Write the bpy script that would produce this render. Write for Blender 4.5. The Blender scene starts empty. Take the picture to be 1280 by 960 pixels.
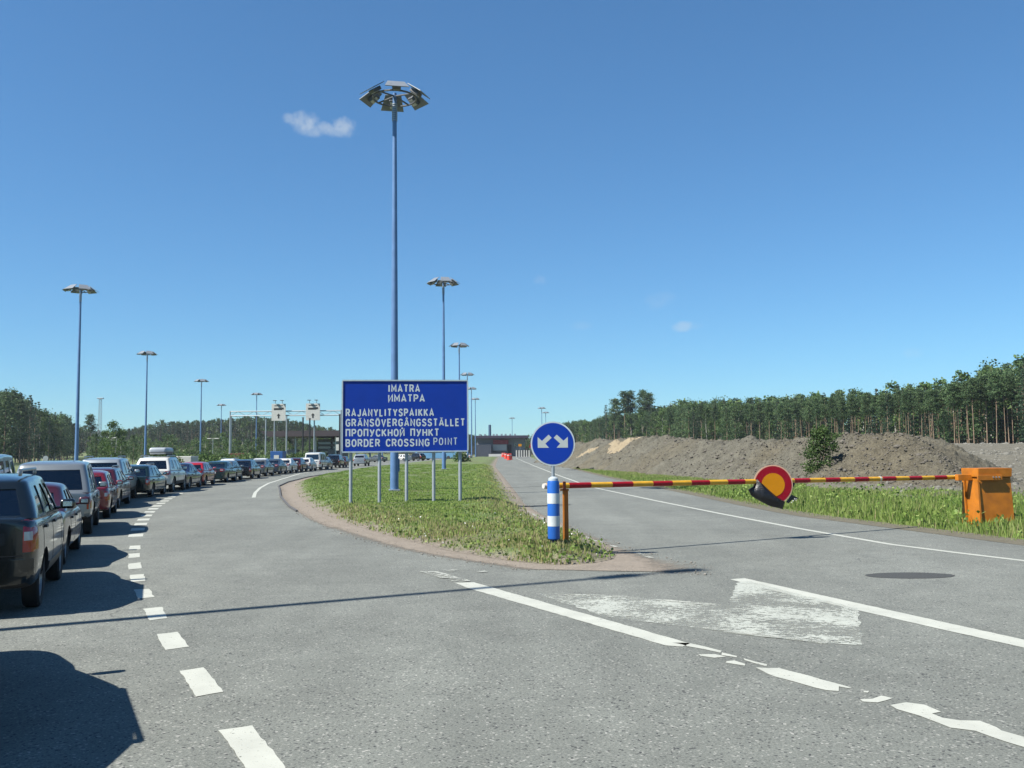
import bpy, bmesh, math, random
import numpy as np
from mathutils import Vector, Matrix
from mathutils.bvhtree import BVHTree
random.seed(7); rng = np.random.default_rng(7)
C = bpy.context.scene.collection
SC = bpy.context.scene
# ------------------------------------------------------------------ camera
FPX = 1150.0; PITCH = math.atan(84/FPX); ROLL = math.radians(.5); EYE = 1.9
cf = Vector((0, math.cos(PITCH), math.sin(PITCH))); cu0 = Vector((0, -math.sin(PITCH), math.cos(PITCH))); cr0 = Vector((1, 0, 0))
cr = cr0*math.cos(ROLL) - cu0*math.sin(ROLL); cu = cu0*math.cos(ROLL) + cr0*math.sin(ROLL)
cam_d = bpy.data.cameras.new('camera'); cam = bpy.data.objects.new('camera', cam_d); C.objects.link(cam)
M = Matrix.Identity(4)
for i in range(3):
    M[i][0] = cr[i]; M[i][1] = cu[i]; M[i][2] = -cf[i]
M[2][3] = EYE
cam.matrix_world = M
cam_d.sensor_width = 36; cam_d.lens = 36*FPX/1280; cam_d.clip_start = .1; cam_d.clip_end = 12000
SC.camera = cam
# ------------------------------------------------------------------ light
HAZE = .00013; ALB = .66
SUN_EL = math.radians(50); SUN_AZ = math.radians(28)      # light travels towards (cos, sin)
w = bpy.data.worlds.new('World'); SC.world = w; w.use_nodes = True
nt = w.node_tree; bg = nt.nodes['Background']
sky = nt.nodes.new('ShaderNodeTexSky'); sky.sky_type = 'NISHITA'; sky.sun_disc = False
sky.sun_elevation = SUN_EL
sx, sy = -math.cos(SUN_AZ), -math.sin(SUN_AZ)             # direction to the sun on the ground
sky.sun_rotation = math.atan2(sx, sy); sky.altitude = 0; sky.air_density = 1.0; sky.dust_density = .0; sky.ozone_density = 4.0
SKY = .056; SKYTINT = (.70, 1.15, 1.46, 1)
bg.inputs[1].default_value = SKY
def world_clouds():
    N = nt.nodes.new; L = nt.links.new
    tc = N('ShaderNodeTexCoord'); noise = N('ShaderNodeTexNoise'); noise.inputs['Scale'].default_value = 46; noise.inputs['Detail'].default_value = 9; noise.inputs['Roughness'].default_value = .62
    L(tc.outputs['Generated'], noise.inputs['Vector'])
    total = None
    def dirpx(x, y): return (cf + cr*((x-640)/FPX) + cu*((480-y)/FPX)).normalized()
    # (x, y, half width, half height, strength)
    blobs = [(381,153,17,14,1.0),(405,162,20,9,.75),(430,159,15,13,.95),(362,148,9,6,.6),(418,165,26,7,.6),(392,165,20,7,.6),(857,408,19,7,.5),(822,375,20,12,.22),(676,350,10,7,.25),(1140,442,12,6,.22),(725,407,14,6,.16)]
    for (x, y, a, b, s) in blobs:
        d = dirpx(x, y); ux = Vector((d.y, -d.x, 0)).normalized(); uy = ux.cross(d)
        acc = []
        for ax, r in ((ux, a/FPX), (uy, b/FPX)):
            vm = N('ShaderNodeVectorMath'); vm.operation = 'DOT_PRODUCT'; vm.inputs[1].default_value = ax/r; L(tc.outputs['Generated'], vm.inputs[0])
            sb = N('ShaderNodeMath'); sb.operation = 'SUBTRACT'; L(vm.outputs['Value'], sb.inputs[0]); sb.inputs[1].default_value = d.dot(ax)/r
            sq = N('ShaderNodeMath'); sq.operation = 'MULTIPLY'; L(sb.outputs[0], sq.inputs[0]); L(sb.outputs[0], sq.inputs[1]); acc.append(sq)
        ad = N('ShaderNodeMath'); L(acc[0].outputs[0], ad.inputs[0]); L(acc[1].outputs[0], ad.inputs[1])
        nz = N('ShaderNodeMath'); nz.operation = 'MULTIPLY_ADD'; L(noise.outputs['Fac'], nz.inputs[0]); nz.inputs[1].default_value = -4.0; nz.inputs[2].default_value = 2.75   # 1 - 3.4(n-.5)... 
        s1 = N('ShaderNodeMath'); s1.operation = 'SUBTRACT'; L(nz.outputs[0], s1.inputs[0]); L(ad.outputs[0], s1.inputs[1])
        mr = N('ShaderNodeMapRange'); mr.interpolation_type = 'SMOOTHSTEP'; mr.inputs[1].default_value = -.6; mr.inputs[2].default_value = 1.3; mr.inputs[4].default_value = s
        L(s1.outputs[0], mr.inputs[0])
        fr = N('ShaderNodeVectorMath'); fr.operation = 'DOT_PRODUCT'; fr.inputs[1].default_value = d; L(tc.outputs['Generated'], fr.inputs[0])
        gt = N('ShaderNodeMath'); gt.operation = 'GREATER_THAN'; L(fr.outputs['Value'], gt.inputs[0]); gt.inputs[1].default_value = .9
        mu = N('ShaderNodeMath'); mu.operation = 'MULTIPLY'; L(mr.outputs[0], mu.inputs[0]); L(gt.outputs[0], mu.inputs[1])
        if total is None: total = mu
        else:
            mx = N('ShaderNodeMath'); mx.operation = 'MAXIMUM'; L(total.outputs[0], mx.inputs[0]); L(mu.outputs[0], mx.inputs[1]); total = mx
    tint = N('ShaderNodeMix'); tint.data_type = 'RGBA'; tint.blend_type = 'MULTIPLY'; tint.inputs[0].default_value = 1; tint.inputs[7].default_value = SKYTINT; gm = N('ShaderNodeGamma'); gm.inputs[1].default_value = .86; L(sky.outputs[0], gm.inputs[0]); L(gm.outputs[0], tint.inputs[6])
    mix = N('ShaderNodeMix'); mix.data_type = 'RGBA'
    L(total.outputs[0], mix.inputs[0]); L(tint.outputs[2], mix.inputs[6]); mix.inputs[7].default_value = (5.2, 5.9, 6.5, 1)
    sc = N('ShaderNodeMath'); sc.operation = 'MULTIPLY'; sc.inputs[1].default_value = .66; L(total.outputs[0], sc.inputs[0]); L(sc.outputs[0], mix.inputs[0])
    L(mix.outputs[2], bg.inputs[0])
world_clouds()
sd = bpy.data.lights.new('sun', 'SUN'); sd.energy = 5.0; sd.angle = math.radians(.53); sd.color = (1, .955, .88)
so = bpy.data.objects.new('sun', sd); C.objects.link(so); so.location = (-40, -30, 60)
dv = Vector((math.cos(SUN_AZ)*math.cos(SUN_EL), math.sin(SUN_AZ)*math.cos(SUN_EL), -math.sin(SUN_EL)))
so.rotation_euler = dv.to_track_quat('-Z', 'Y').to_euler()
SC.view_settings.view_transform = 'Standard'; SC.view_settings.look = 'None'; SC.view_settings.exposure = 1.10; SC.view_settings.gamma = 1
SC.view_settings.use_curve_mapping = False
SC.render.engine = 'CYCLES'
SC.cycles.max_bounces = 6; SC.cycles.transparent_max_bounces = 12

# ------------------------------------------------------------------ helpers
def G(x, y, z=0.0):
    d = cf + cr*((x-640)/FPX) + cu*((480-y)/FPX); t = (z-EYE)/d.z
    return (d.x*t, d.y*t)
def AT(x, y, Y):
    """point seen at pixel (x, y) at distance Y ahead"""
    d = cf + cr*((x-640)/FPX) + cu*((480-y)/FPX); t = Y/d.y
    return Vector((d.x*t, Y, EYE+d.z*t))
def tag(o, label=None, cat=None, group=None, kind=None):
    if label: o['label'] = label
    if cat: o['category'] = cat
    if group: o['group'] = group
    if kind: o['kind'] = kind
    return o
def empty(name, loc=(0,0,0), rz=0.0):
    o = bpy.data.objects.new(name, None); C.objects.link(o); o.location = loc; o.rotation_euler = (0,0,rz); o.empty_display_size = .2; return o
def link(name, me, mats, parent=None):
    o = bpy.data.objects.new(name, me); C.objects.link(o)
    if not isinstance(mats, (list, tuple)): mats = [mats]
    for m in mats: me.materials.append(m)
    if parent: o.parent = parent
    return o
def npmesh(name, V, F, smooth=False):
    V = np.asarray(V, dtype=np.float32); F = np.asarray(F, dtype=np.int32)
    me = bpy.data.meshes.new(name); n, k = F.shape
    me.vertices.add(len(V)); me.vertices.foreach_set('co', V.ravel())
    me.loops.add(n*k); me.loops.foreach_set('vertex_index', F.ravel())
    me.polygons.add(n); me.polygons.foreach_set('loop_start', np.arange(0, n*k, k, dtype=np.int32)); me.polygons.foreach_set('loop_total', np.full(n, k, dtype=np.int32))
    if smooth: me.polygons.foreach_set('use_smooth', np.ones(n, dtype=bool))
    me.update(calc_edges=True); return me
def face_attr(me, name, vals):
    a = me.attributes.new(name, 'FLOAT', 'FACE'); a.data.foreach_set('value', np.asarray(vals, dtype=np.float32))
class MB:
    def __init__(s): s.b = bmesh.new()
    def poly(s, pts):
        return s.b.faces.new([s.b.verts.new(p) for p in pts])
    def prism(s, pts, vec):
        """pts: planar outline, extruded by vec"""
        vec = Vector(vec); a = [s.b.verts.new(p) for p in pts]; c = [s.b.verts.new(Vector(p)+vec) for p in pts]; n = len(a)
        s.b.faces.new(a); s.b.faces.new(c[::-1])
        for i in range(n): s.b.faces.new((a[i], c[i], c[(i+1)%n], a[(i+1)%n]))
        return s
    def box(s, c, d, rot=None, bev=0):
        m = Matrix.Diagonal((d[0], d[1], d[2], 1))
        if rot is not None: m = rot.to_4x4() @ m
        m = Matrix.Translation(c) @ m
        r = bmesh.ops.create_cube(s.b, size=1, matrix=m)
        if bev: bmesh.ops.bevel(s.b, geom=list({e for v in r['verts'] for e in v.link_edges}), offset=bev, segments=2, affect='EDGES', profile=.5)
        return s
    def tube(s, p0, p1, r0, r1=None, n=12, caps=True):
        p0 = Vector(p0); p1 = Vector(p1); r1 = r0 if r1 is None else r1
        q = (p1-p0).to_track_quat('Z', 'Y'); L = (p1-p0).length
        m = Matrix.Translation((p0+p1)/2) @ q.to_matrix().to_4x4()
        bmesh.ops.create_cone(s.b, cap_ends=caps, segments=n, radius1=r0, radius2=r1, depth=L, matrix=m); return s
    def lathe(s, prof, n=24, m=None):
        """prof: (radius, height) list, turned round Z"""
        rows = []
        for r, z in prof:
            rows.append([s.b.verts.new((r*math.cos(2*math.pi*i/n), r*math.sin(2*math.pi*i/n), z)) for i in range(n)])
        for a, c in zip(rows, rows[1:]):
            for i in range(n): s.b.faces.new((a[i], a[(i+1)%n], c[(i+1)%n], c[i]))
        if prof[0][0] > 0: s.b.faces.new(rows[0][::-1])
        if prof[-1][0] > 0: s.b.faces.new(rows[-1])
        if m is not None: bmesh.ops.transform(s.b, matrix=m, verts=[v for r in rows for v in r])
        return s
    def ball(s, c, r, sc=(1,1,1), sub=2):
        bmesh.ops.create_icosphere(s.b, subdivisions=sub, radius=r, matrix=Matrix.Translation(c) @ Matrix.Diagonal((*sc, 1))); return s
    def mesh(s, name, smooth=None):
        bmesh.ops.recalc_face_normals(s.b, faces=s.b.faces); me = bpy.data.meshes.new(name); s.b.to_mesh(me); s.b.free()
        if smooth is not None:
            me.polygons.foreach_set('use_smooth', [True]*len(me.polygons)); me.set_sharp_from_angle(angle=math.radians(smooth))
        return me
    def build(s, name, mat, parent=None, smooth=None):
        return link(name, s.mesh(name, smooth), mat, parent)
def copy_tree(o, parent=None):
    c = o.copy(); C.objects.link(c)
    if parent is not None: c.parent = parent
    for ch in o.children: copy_tree(ch, c)
    return c

# ------------------------------------------------------------------ materials
def new_mat(name):
    m = bpy.data.materials.new(name); m.use_nodes = True; return m, m.node_tree, m.node_tree.nodes['Principled BSDF']
def mat(name, col, rough=.5, metal=0, var=.12, scale=6, bump=0, bscale=40, coat=0, spec=.5):
    m, t, b = new_mat(name); N = t.nodes.new; L = t.links.new
    b.inputs['Roughness'].default_value = rough; b.inputs['Metallic'].default_value = metal
    b.inputs['Coat Weight'].default_value = coat; b.inputs['Coat Roughness'].default_value = .05
    b.inputs['Specular IOR Level'].default_value = spec
    tc = N('ShaderNodeTexCoord'); nz = N('ShaderNodeTexNoise'); nz.inputs['Scale'].default_value = scale; nz.inputs['Detail'].default_value = 6
    L(tc.outputs['Object'], nz.inputs['Vector'])
    mr = N('ShaderNodeMapRange'); mr.inputs[1].default_value = .3; mr.inputs[2].default_value = .7; mr.inputs[3].default_value = (1-var)*(1 if metal > .5 else ALB); mr.inputs[4].default_value = (1+var)*(1 if metal > .5 else ALB); L(nz.outputs['Fac'], mr.inputs[0])
    mx = N('ShaderNodeVectorMath'); mx.operation = 'SCALE'; mx.inputs[0].default_value = col[:3]; L(mr.outputs[0], mx.inputs['Scale'])
    L(mx.outputs[0], b.inputs['Base Color'])
    if bump:
        n2 = N('ShaderNodeTexNoise'); n2.inputs['Scale'].default_value = bscale; n2.inputs['Detail'].default_value = 4; L(tc.outputs['Object'], n2.inputs['Vector'])
        bp = N('ShaderNodeBump'); bp.inputs['Strength'].default_value = bump; bp.inputs['Distance'].default_value = .02; L(n2.outputs['Fac'], bp.inputs['Height']); L(bp.outputs[0], b.inputs['Normal'])
    return m
def ramp(t, fac, stops):
    r = t.nodes.new('ShaderNodeValToRGB'); el = r.color_ramp.elements
    while len(el) < len(stops): el.new(.5)
    for e, (p, c) in zip(el, stops): e.position = p; e.color = (c[0]*ALB, c[1]*ALB, c[2]*ALB, 1)
    t.links.new(fac, r.inputs[0]); return r.outputs[0]
def noise(t, vec, scale, detail=5, rough=.55):
    n = t.nodes.new('ShaderNodeTexNoise'); n.inputs['Scale'].default_value = scale; n.inputs['Detail'].default_value = detail; n.inputs['Roughness'].default_value = rough
    t.links.new(vec, n.inputs['Vector']); return n.outputs['Fac']
def mixc(t, fac, a, b, blend='MIX'):
    m = t.nodes.new('ShaderNodeMix'); m.data_type = 'RGBA'; m.blend_type = blend
    for s, v in ((0, fac), (6, a), (7, b)):
        if isinstance(v, (int, float)): m.inputs[s].default_value = v
        elif isinstance(v, tuple): m.inputs[s].default_value = (*v, 1)
        else: t.links.new(v, m.inputs[s])
    return m.outputs[2]
def mapr(t, v, a, b, c=0, d=1):
    m = t.nodes.new('ShaderNodeMapRange'); m.inputs[1].default_value = a; m.inputs[2].default_value = b; m.inputs[3].default_value = c; m.inputs[4].default_value = d
    t.links.new(v, m.inputs[0]); return m.outputs[0]
def asphalt():
    m, t, b = new_mat('asphalt'); tc = t.nodes.new('ShaderNodeTexCoord').outputs['Object']
    big = noise(t, tc, .22, 4); mid = noise(t, tc, 1.7, 5); fine = noise(t, tc, 55, 5, .75)
    vo = t.nodes.new('ShaderNodeTexVoronoi'); vo.inputs['Scale'].default_value = 62; t.links.new(tc, vo.inputs['Vector'])
    c = ramp(t, fine, [(.30, (.100,.107,.093)), (.45, (.166,.176,.155)), (.56, (.214,.225,.198)), (.72, (.33,.34,.29))])
    vc = t.nodes.new('ShaderNodeSeparateColor'); t.links.new(vo.outputs['Color'], vc.inputs[0])
    st = mapr(t, vc.outputs[0], .92, .99); c = mixc(t, st, c, (.25,.25,.225))
    dk = mapr(t, vc.outputs[1], .90, .98); c = mixc(t, dk, c, (.04,.041,.04))
    g = mapr(t, mid, .3, .7, .90, 1.1); g2 = mapr(t, big, .3, .7, .86, 1.14)
    # long wheel tracks polished lighter, stretched along the road
    mp = t.nodes.new('ShaderNodeMapping'); mp.inputs['Scale'].default_value = (1.0, .07, 1); t.links.new(tc, mp.inputs[0])
    tr = mapr(t, noise(t, mp.outputs[0], .8, 3), .35, .65, .92, 1.06)
    for f in (g, g2, tr):
        mm = t.nodes.new('ShaderNodeVectorMath'); mm.operation = 'SCALE'; t.links.new(c, mm.inputs[0]); t.links.new(f, mm.inputs['Scale']); c = mm.outputs[0]
    # oil drips and small dark scuffs
    mp2 = t.nodes.new('ShaderNodeMapping'); mp2.inputs['Scale'].default_value = (1.0, .45, 1); mp2.inputs['Rotation'].default_value = (0, 0, .5); t.links.new(tc, mp2.inputs[0])
    c = mixc(t, mapr(t, noise(t, mp2.outputs[0], 1.25, 6, .62), .66, .76, 0, .45), c, (.05,.051,.049))
    # hairline cracks
    wv = t.nodes.new('ShaderNodeTexVoronoi'); wv.feature = 'DISTANCE_TO_EDGE'; wv.inputs['Scale'].default_value = .16
    ad_ = t.nodes.new('ShaderNodeVectorMath'); nn_ = t.nodes.new('ShaderNodeTexNoise'); nn_.inputs['Scale'].default_value = 1.3; nn_.inputs['Detail'].default_value = 6; t.links.new(tc, nn_.inputs['Vector']); t.links.new(tc, ad_.inputs[0]); t.links.new(nn_.outputs['Color'], ad_.inputs[1]); t.links.new(ad_.outputs[0], wv.inputs['Vector'])
    ck = t.nodes.new('ShaderNodeMath'); ck.operation = 'MULTIPLY'; t.links.new(mapr(t, wv.outputs['Distance'], .0006, .0026, 1, 0), ck.inputs[0]); t.links.new(mapr(t, big, .5, .62, 0, .55), ck.inputs[1])
    c = mixc(t, ck.outputs[0], c, (.03,.03,.03))
    t.links.new(c, b.inputs['Base Color']); b.inputs['Roughness'].default_value = .82; b.inputs['Specular IOR Level'].default_value = .35
    bp = t.nodes.new('ShaderNodeBump'); bp.inputs['Strength'].default_value = .7; bp.inputs['Distance'].default_value = .006; t.links.new(fine, bp.inputs['Height']); t.links.new(bp.outputs[0], b.inputs['Normal'])
    return m
def paint_line(name, col, wear, wscale=9, alpha_min=0.0):
    m, t, b = new_mat(name); tc = t.nodes.new('ShaderNodeTexCoord').outputs['Object']
    f = noise(t, tc, wscale, 8, .7); n2 = noise(t, tc, 60, 4, .8); n3 = noise(t, tc, 3, 3)
    g = mapr(t, n3, .3, .7, .9*ALB, 1.06*ALB)
    mm = t.nodes.new('ShaderNodeVectorMath'); mm.operation = 'SCALE'; mm.inputs[0].default_value = col; t.links.new(g, mm.inputs['Scale']); t.links.new(mm.outputs[0], b.inputs['Base Color'])
    b.inputs['Roughness'].default_value = .6
    s = t.nodes.new('ShaderNodeMath'); s.operation = 'MULTIPLY_ADD'; t.links.new(n2, s.inputs[0]); s.inputs[1].default_value = .9; t.links.new(f, s.inputs[2])
    s3 = t.nodes.new('ShaderNodeMath'); s3.operation = 'MULTIPLY_ADD'; t.links.new(noise(t, tc, 1.1, 4, .6), s3.inputs[0]); s3.inputs[1].default_value = 1.0 if wear > .3 else 0; t.links.new(s.outputs[0], s3.inputs[2]); s2_ = t.nodes.new('ShaderNodeMath'); s2_.operation = 'SUBTRACT'; t.links.new(s3.outputs[0], s2_.inputs[0]); s2_.inputs[1].default_value = .5 if wear > .3 else 0; s = s2_
    t.links.new(mapr(t, s.outputs[0], 1.35-wear-.05, 1.35-wear+.05, 1, alpha_min), b.inputs['Alpha']); return m
def grass_ground(nm='grass_ground', edge=False):
    m, t, b = new_mat(nm); tc = t.nodes.new('ShaderNodeTexCoord').outputs['Object']
    a = noise(t, tc, .35, 5); f = noise(t, tc, 14, 6, .7)
    c = ramp(t, f, [(.3, (.07,.12,.028)), (.5, (.13,.20,.05)), (.7, (.22,.27,.09))])
    d = ramp(t, f, [(.3, (.07,.075,.03)), (.6, (.17,.16,.075))])
    c = mixc(t, mapr(t, a, .45, .62), c, d)
    if edge:
        at = t.nodes.new('ShaderNodeAttribute'); at.attribute_name = 'edge'; ad = t.nodes.new('ShaderNodeMath'); ad.operation = 'MULTIPLY_ADD'; t.links.new(noise(t, tc, 2.2, 6, .65), ad.inputs[0]); ad.inputs[1].default_value = 1.3; t.links.new(at.outputs['Fac'], ad.inputs[2])
        c = mixc(t, mapr(t, ad.outputs[0], .75, 1.25), ramp(t, f, [(.3, (.15,.125,.095)), (.65, (.34,.29,.23))]), c)
    t.links.new(c, b.inputs['Base Color']); b.inputs['Roughness'].default_value = .95
    bp = t.nodes.new('ShaderNodeBump'); bp.inputs['Distance'].default_value = .05; t.links.new(f, bp.inputs['Height']); t.links.new(bp.outputs[0], b.inputs['Normal']); return m
def soil(name, dark, lightc, scale=1.2, bump=.9, tint=None, fade=False):
    m, t, b = new_mat(name); tc = t.nodes.new('ShaderNodeTexCoord').outputs['Object']
    a = noise(t, tc, .12, 4); f = noise(t, tc, scale, 8, .65); g = noise(t, tc, scale*9, 6, .75)
    c = ramp(t, f, [(.3, dark), (.7, lightc)]); c = mixc(t, .55, c, ramp(t, g, [(.35, dark), (.6, lightc)]))
    if tint: c = mixc(t, mapr(t, a, .42, .6), c, mixc(t, 1.0, c, tint, 'MULTIPLY'))
    t.links.new(c, b.inputs['Base Color']); b.inputs['Roughness'].default_value = .95; b.inputs['Specular IOR Level'].default_value = .2
    if fade:
        at = t.nodes.new('ShaderNodeAttribute'); at.attribute_name = 'edge'; ad = t.nodes.new('ShaderNodeMath'); ad.operation = 'MULTIPLY_ADD'; t.links.new(noise(t, tc, 5, 7, .7), ad.inputs[0]); ad.inputs[1].default_value = 1.1; t.links.new(at.outputs['Fac'], ad.inputs[2]); t.links.new(mapr(t, ad.outputs[0], .62, 1.25), b.inputs['Alpha'])
    bp = t.nodes.new('ShaderNodeBump'); bp.inputs['Strength'].default_value = bump; bp.inputs['Distance'].default_value = .09; t.links.new(g, bp.inputs['Height']); t.links.new(bp.outputs[0], b.inputs['Normal']); return m
def leafy(name, stops, rough=.6, trans=.25):
    m, t, b = new_mat(name)
    at = t.nodes.new('ShaderNodeAttribute'); at.attribute_name = 'v'
    c = ramp(t, at.outputs['Fac'], stops)
    oi = t.nodes.new('ShaderNodeObjectInfo')
    g = mapr(t, oi.outputs['Random'], 0, 1, .78, 1.22)
    mm = t.nodes.new('ShaderNodeVectorMath'); mm.operation = 'SCALE'; t.links.new(c, mm.inputs[0]); t.links.new(g, mm.inputs['Scale'])
    t.links.new(mm.outputs[0], b.inputs['Base Color']); b.inputs['Roughness'].default_value = rough; b.inputs['Specular IOR Level'].default_value = .25
    tr = t.nodes.new('ShaderNodeBsdfTranslucent'); t.links.new(mm.outputs[0], tr.inputs[0])
    ms = t.nodes.new('ShaderNodeMixShader'); ms.inputs[0].default_value = trans
    t.links.new(b.outputs[0], ms.inputs[1]); t.links.new(tr.outputs[0], ms.inputs[2]); t.links.new(ms.outputs[0], t.nodes['Material Output'].inputs[0]); return m
def glass_mat(name, tint, refl=.09):
    m = bpy.data.materials.new(name); m.use_nodes = True; t = m.node_tree; t.nodes.remove(t.nodes['Principled BSDF'])
    tr = t.nodes.new('ShaderNodeBsdfTransparent'); tr.inputs[0].default_value = (*tint, 1)
    gl = t.nodes.new('ShaderNodeBsdfGlossy'); gl.inputs['Roughness'].default_value = .02; gl.inputs[0].default_value = (.9,.95,1,1)
    fr = t.nodes.new('ShaderNodeFresnel'); fr.inputs[0].default_value = 1.5
    ad = t.nodes.new('ShaderNodeMath'); ad.use_clamp = True; t.links.new(fr.outputs[0], ad.inputs[0]); ad.inputs[1].default_value = refl-.04
    ms = t.nodes.new('ShaderNodeMixShader'); t.links.new(ad.outputs[0], ms.inputs[0]); t.links.new(tr.outputs[0], ms.inputs[1]); t.links.new(gl.outputs[0], ms.inputs[2])
    t.links.new(ms.outputs[0], t.nodes['Material Output'].inputs[0]); return m
def carpaint(name, col, metal=.35, rough=.32):
    return mat(name, col, rough, metal, var=.06, scale=3, coat=.8)
ASPH = asphalt()
WHITE = paint_line('road_white', (.54,.55,.475), .20, 20)
WORN = paint_line('road_white_worn', (.50,.52,.45), .40, 13, .16)
HALF = paint_line('road_white_scuffed', (.50,.51,.44), .44, 7)
GRG = grass_ground()
BERM = soil('berm_soil', (.050,.047,.037), (.228,.217,.17), 1.3, 1.0, (.97,.91,.82))
FIELD = soil('grey_soil', (.085,.080,.060), (.255,.24,.19), 1.0, .9)
CLOD = soil('clod_soil', (.075,.066,.055), (.24,.22,.185), 3, .5)
SAND = soil('sand_soil', (.22,.175,.11), (.42,.35,.235), 2, .6)
APR = soil('sandy_gravel', (.21,.18,.145), (.38,.33,.27), 2.2, .5, fade=True)
ROCK = soil('rubble_rock', (.11,.107,.092), (.32,.31,.27), 3, .5)
GALV = mat('galvanised_steel', (.31,.34,.36), .45, .6, .1)
POSTG = mat('sign_post_grey', (.42,.47,.50), .5, .3, .08)
MASTB = mat('mast_pale_blue_paint', (.13,.25,.47), .42, .1, .10, 3)
MASTG = mat('mast_shield_grey', (.25,.28,.31), .5, .2, .12)
LUM = mat('luminaire_housing', (.16,.17,.18), .45, .3)
LENS = mat('luminaire_lens', (.72,.74,.72), .15, 0, .03)
SIGNB = mat('sign_blue', (.001,.040,.36), .45, 0, .07, 2, spec=.25)
SIGNW = mat('sign_white', (.60,.68,.70), .45, 0, .05)
SIGNW2 = mat('sign_white_thin', (.50,.60,.66), .45, 0, .05)
ARROW = mat('arrow_grey_white', (.50,.55,.53), .45, 0, .05)
BBLUE = mat('bollard_blue', (.015,.13,.52), .4, 0, .08)
ORANGE = mat('orange_paint', (.54,.175,.008), .55, 0, .22, 4, .1, 30)
RED = mat('boom_red', (.38,.006,.014), .45, 0, .15, 8, spec=.3)
YEL = mat('boom_yellow', (.80,.42,.02), .45, 0, .12, 8)
SYEL = mat('disc_yellow', (.62,.25,.004), .5, 0, .06, spec=.2)
SRED = mat('disc_red', (.30,.003,.016), .5, 0, .08, spec=.2)
BAG = mat('black_plastic_bag', (.008,.008,.011), .42, 0, .2, 10, .6, 22)
BLACKP = mat('black_plastic', (.015,.016,.018), .5, 0, .15)
RUBBER = mat('rubber', (.012,.012,.013), .8, 0, .15)
ALLOY = mat('alloy', (.26,.27,.28), .35, .8, .05)
CHROME = mat('chrome', (.7,.72,.74), .15, 1, .02)
DARKI = mat('dark_interior', (.015,.015,.017), .8)
GLASS = glass_mat('car_glass', (.22,.27,.28), .10)
GLASSD = glass_mat('car_glass_dark', (.05,.06,.065), .09)
TAILR = mat('tail_red', (.42,.003,.006), .15, 0, .05, coat=1)
TAILW = mat('tail_clear', (.55,.56,.58), .15, 0, .05, coat=1)
PLATE = mat('plate_white', (.66,.68,.66), .4, 0, .04)
LETT = mat('letter_black', (.02,.02,.02), .5)
BARK = mat('pine_bark', (.27,.19,.13), .9, 0, .35, 3, .5, 12)
BARKB = mat('birch_bark', (.52,.50,.45), .8, 0, .3, 5)
PINE = leafy('pine_needles', [(0, (.036,.080,.034)), (.5, (.088,.150,.058)), (1, (.17,.245,.10))])
SPRU = leafy('spruce_needles', [(0, (.018,.048,.030)), (.5, (.044,.090,.048)), (1, (.09,.145,.075))])
BIRC = leafy('birch_leaves', [(0, (.045,.09,.024)), (.5, (.10,.18,.046)), (1, (.19,.27,.09))], trans=.35)
GRASSM = leafy('grass_blades', [(0, (.10,.18,.036)), (.35, (.25,.37,.08)), (.65, (.35,.42,.14)), (.85, (.36,.335,.15)), (1, (.45,.40,.22))], .55, .35)

# ------------------------------------------------------------------ terrain
def ss(a, b, x):
    t = np.clip((np.asarray(x, float)-a)/(b-a), 0, 1); return t*t*(3-2*t)
def hz(x, y):
    x = np.asarray(x, float); y = np.asarray(y, float)
    z = -.10 + 2.1*ss(42, 135, y+(x-30)*.5)*ss(10, 40, x)
    z = z + 7.5*np.exp(-((x+150)/75)**2)*ss(300, 560, y) + 3.0*ss(380, 600, y)*ss(-60, -160, x)
    z = z + 5*ss(150, 380, y)*ss(60, 190, x)
    return z
def grid_mesh(name, xs, ys, zf, m, smooth=True):
    X, Y = np.meshgrid(xs, ys); Z = zf(X, Y); V = np.stack([X, Y, Z], -1).reshape(-1, 3)
    nx, ny = len(xs), len(ys); i = np.arange(nx-1); j = np.arange(ny-1); I, J = np.meshgrid(i, j); a = (J*nx+I).ravel()
    return link(name, npmesh(name, V, np.stack([a, a+1, a+nx+1, a+nx], -1), smooth), m)
xs = np.concatenate([[-5000,-2500,-1200,-700], np.arange(-420, 421, 12), [700,1200,2500,5000]])
ys = np.concatenate([[-300,-120], np.arange(-60, 760, 12), [900,1300,2500,6000,9000]])
tag(grid_mesh('ground', xs, ys, hz, GRG), kind='structure')
def interp(tab):
    a = np.array(tab, float); a = a[a[:,0].argsort()]; return lambda y: np.interp(y, a[:,0], a[:,1])
# right edge of the asphalt (distance ahead, sideways)
def pxtab(pts, z=0.0): return [(lambda g: (g[1], g[0]))(G(x, y, z)) for x, y in pts]
right_edge = interp([(-60, 16.5), (5, 12.8), (12, 11.0)] + pxtab([(1280,681),(1180,668),(1080,655),(1000,645),(930,632),(850,615),(760,597),(700,582),(672,575)]) + [(420, 6)])
car_line = interp([(-20, -1.0), (5, -3.9), (8,-4.7), (11.8,-6.0),(16.3,-7.8),(22.5,-10.1),(28,-12.3),(33.6,-14.2),(41.5,-16.3),(50.7,-17.8),(61.3,-19.0),(77,-20.4),(90,-21.0),(103,-21.3),(120,-21.5),(140,-21.3),(170,-20.8),(250,-20.0),(420,-18)])
left_edge = lambda y: car_line(y) - 9.0
def strip(name, ys, fl, fr, m, z=0.0, n=8, skirt=0):
    rows = []
    for y in ys:
        a, b_ = float(fl(y)), float(fr(y)); rows.append([(a+(b_-a)*k/n, y, z if not callable(z) else z(a+(b_-a)*k/n, y, k/n)) for k in range(n+1)])
    V = np.array(rows).reshape(-1, 3); nx = n+1; I, J = np.meshgrid(np.arange(n), np.arange(len(ys)-1)); a = (J*nx+I).ravel()
    return link(name, npmesh(name, V, np.stack([a, a+1, a+nx+1, a+nx], -1), True), m)
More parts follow.
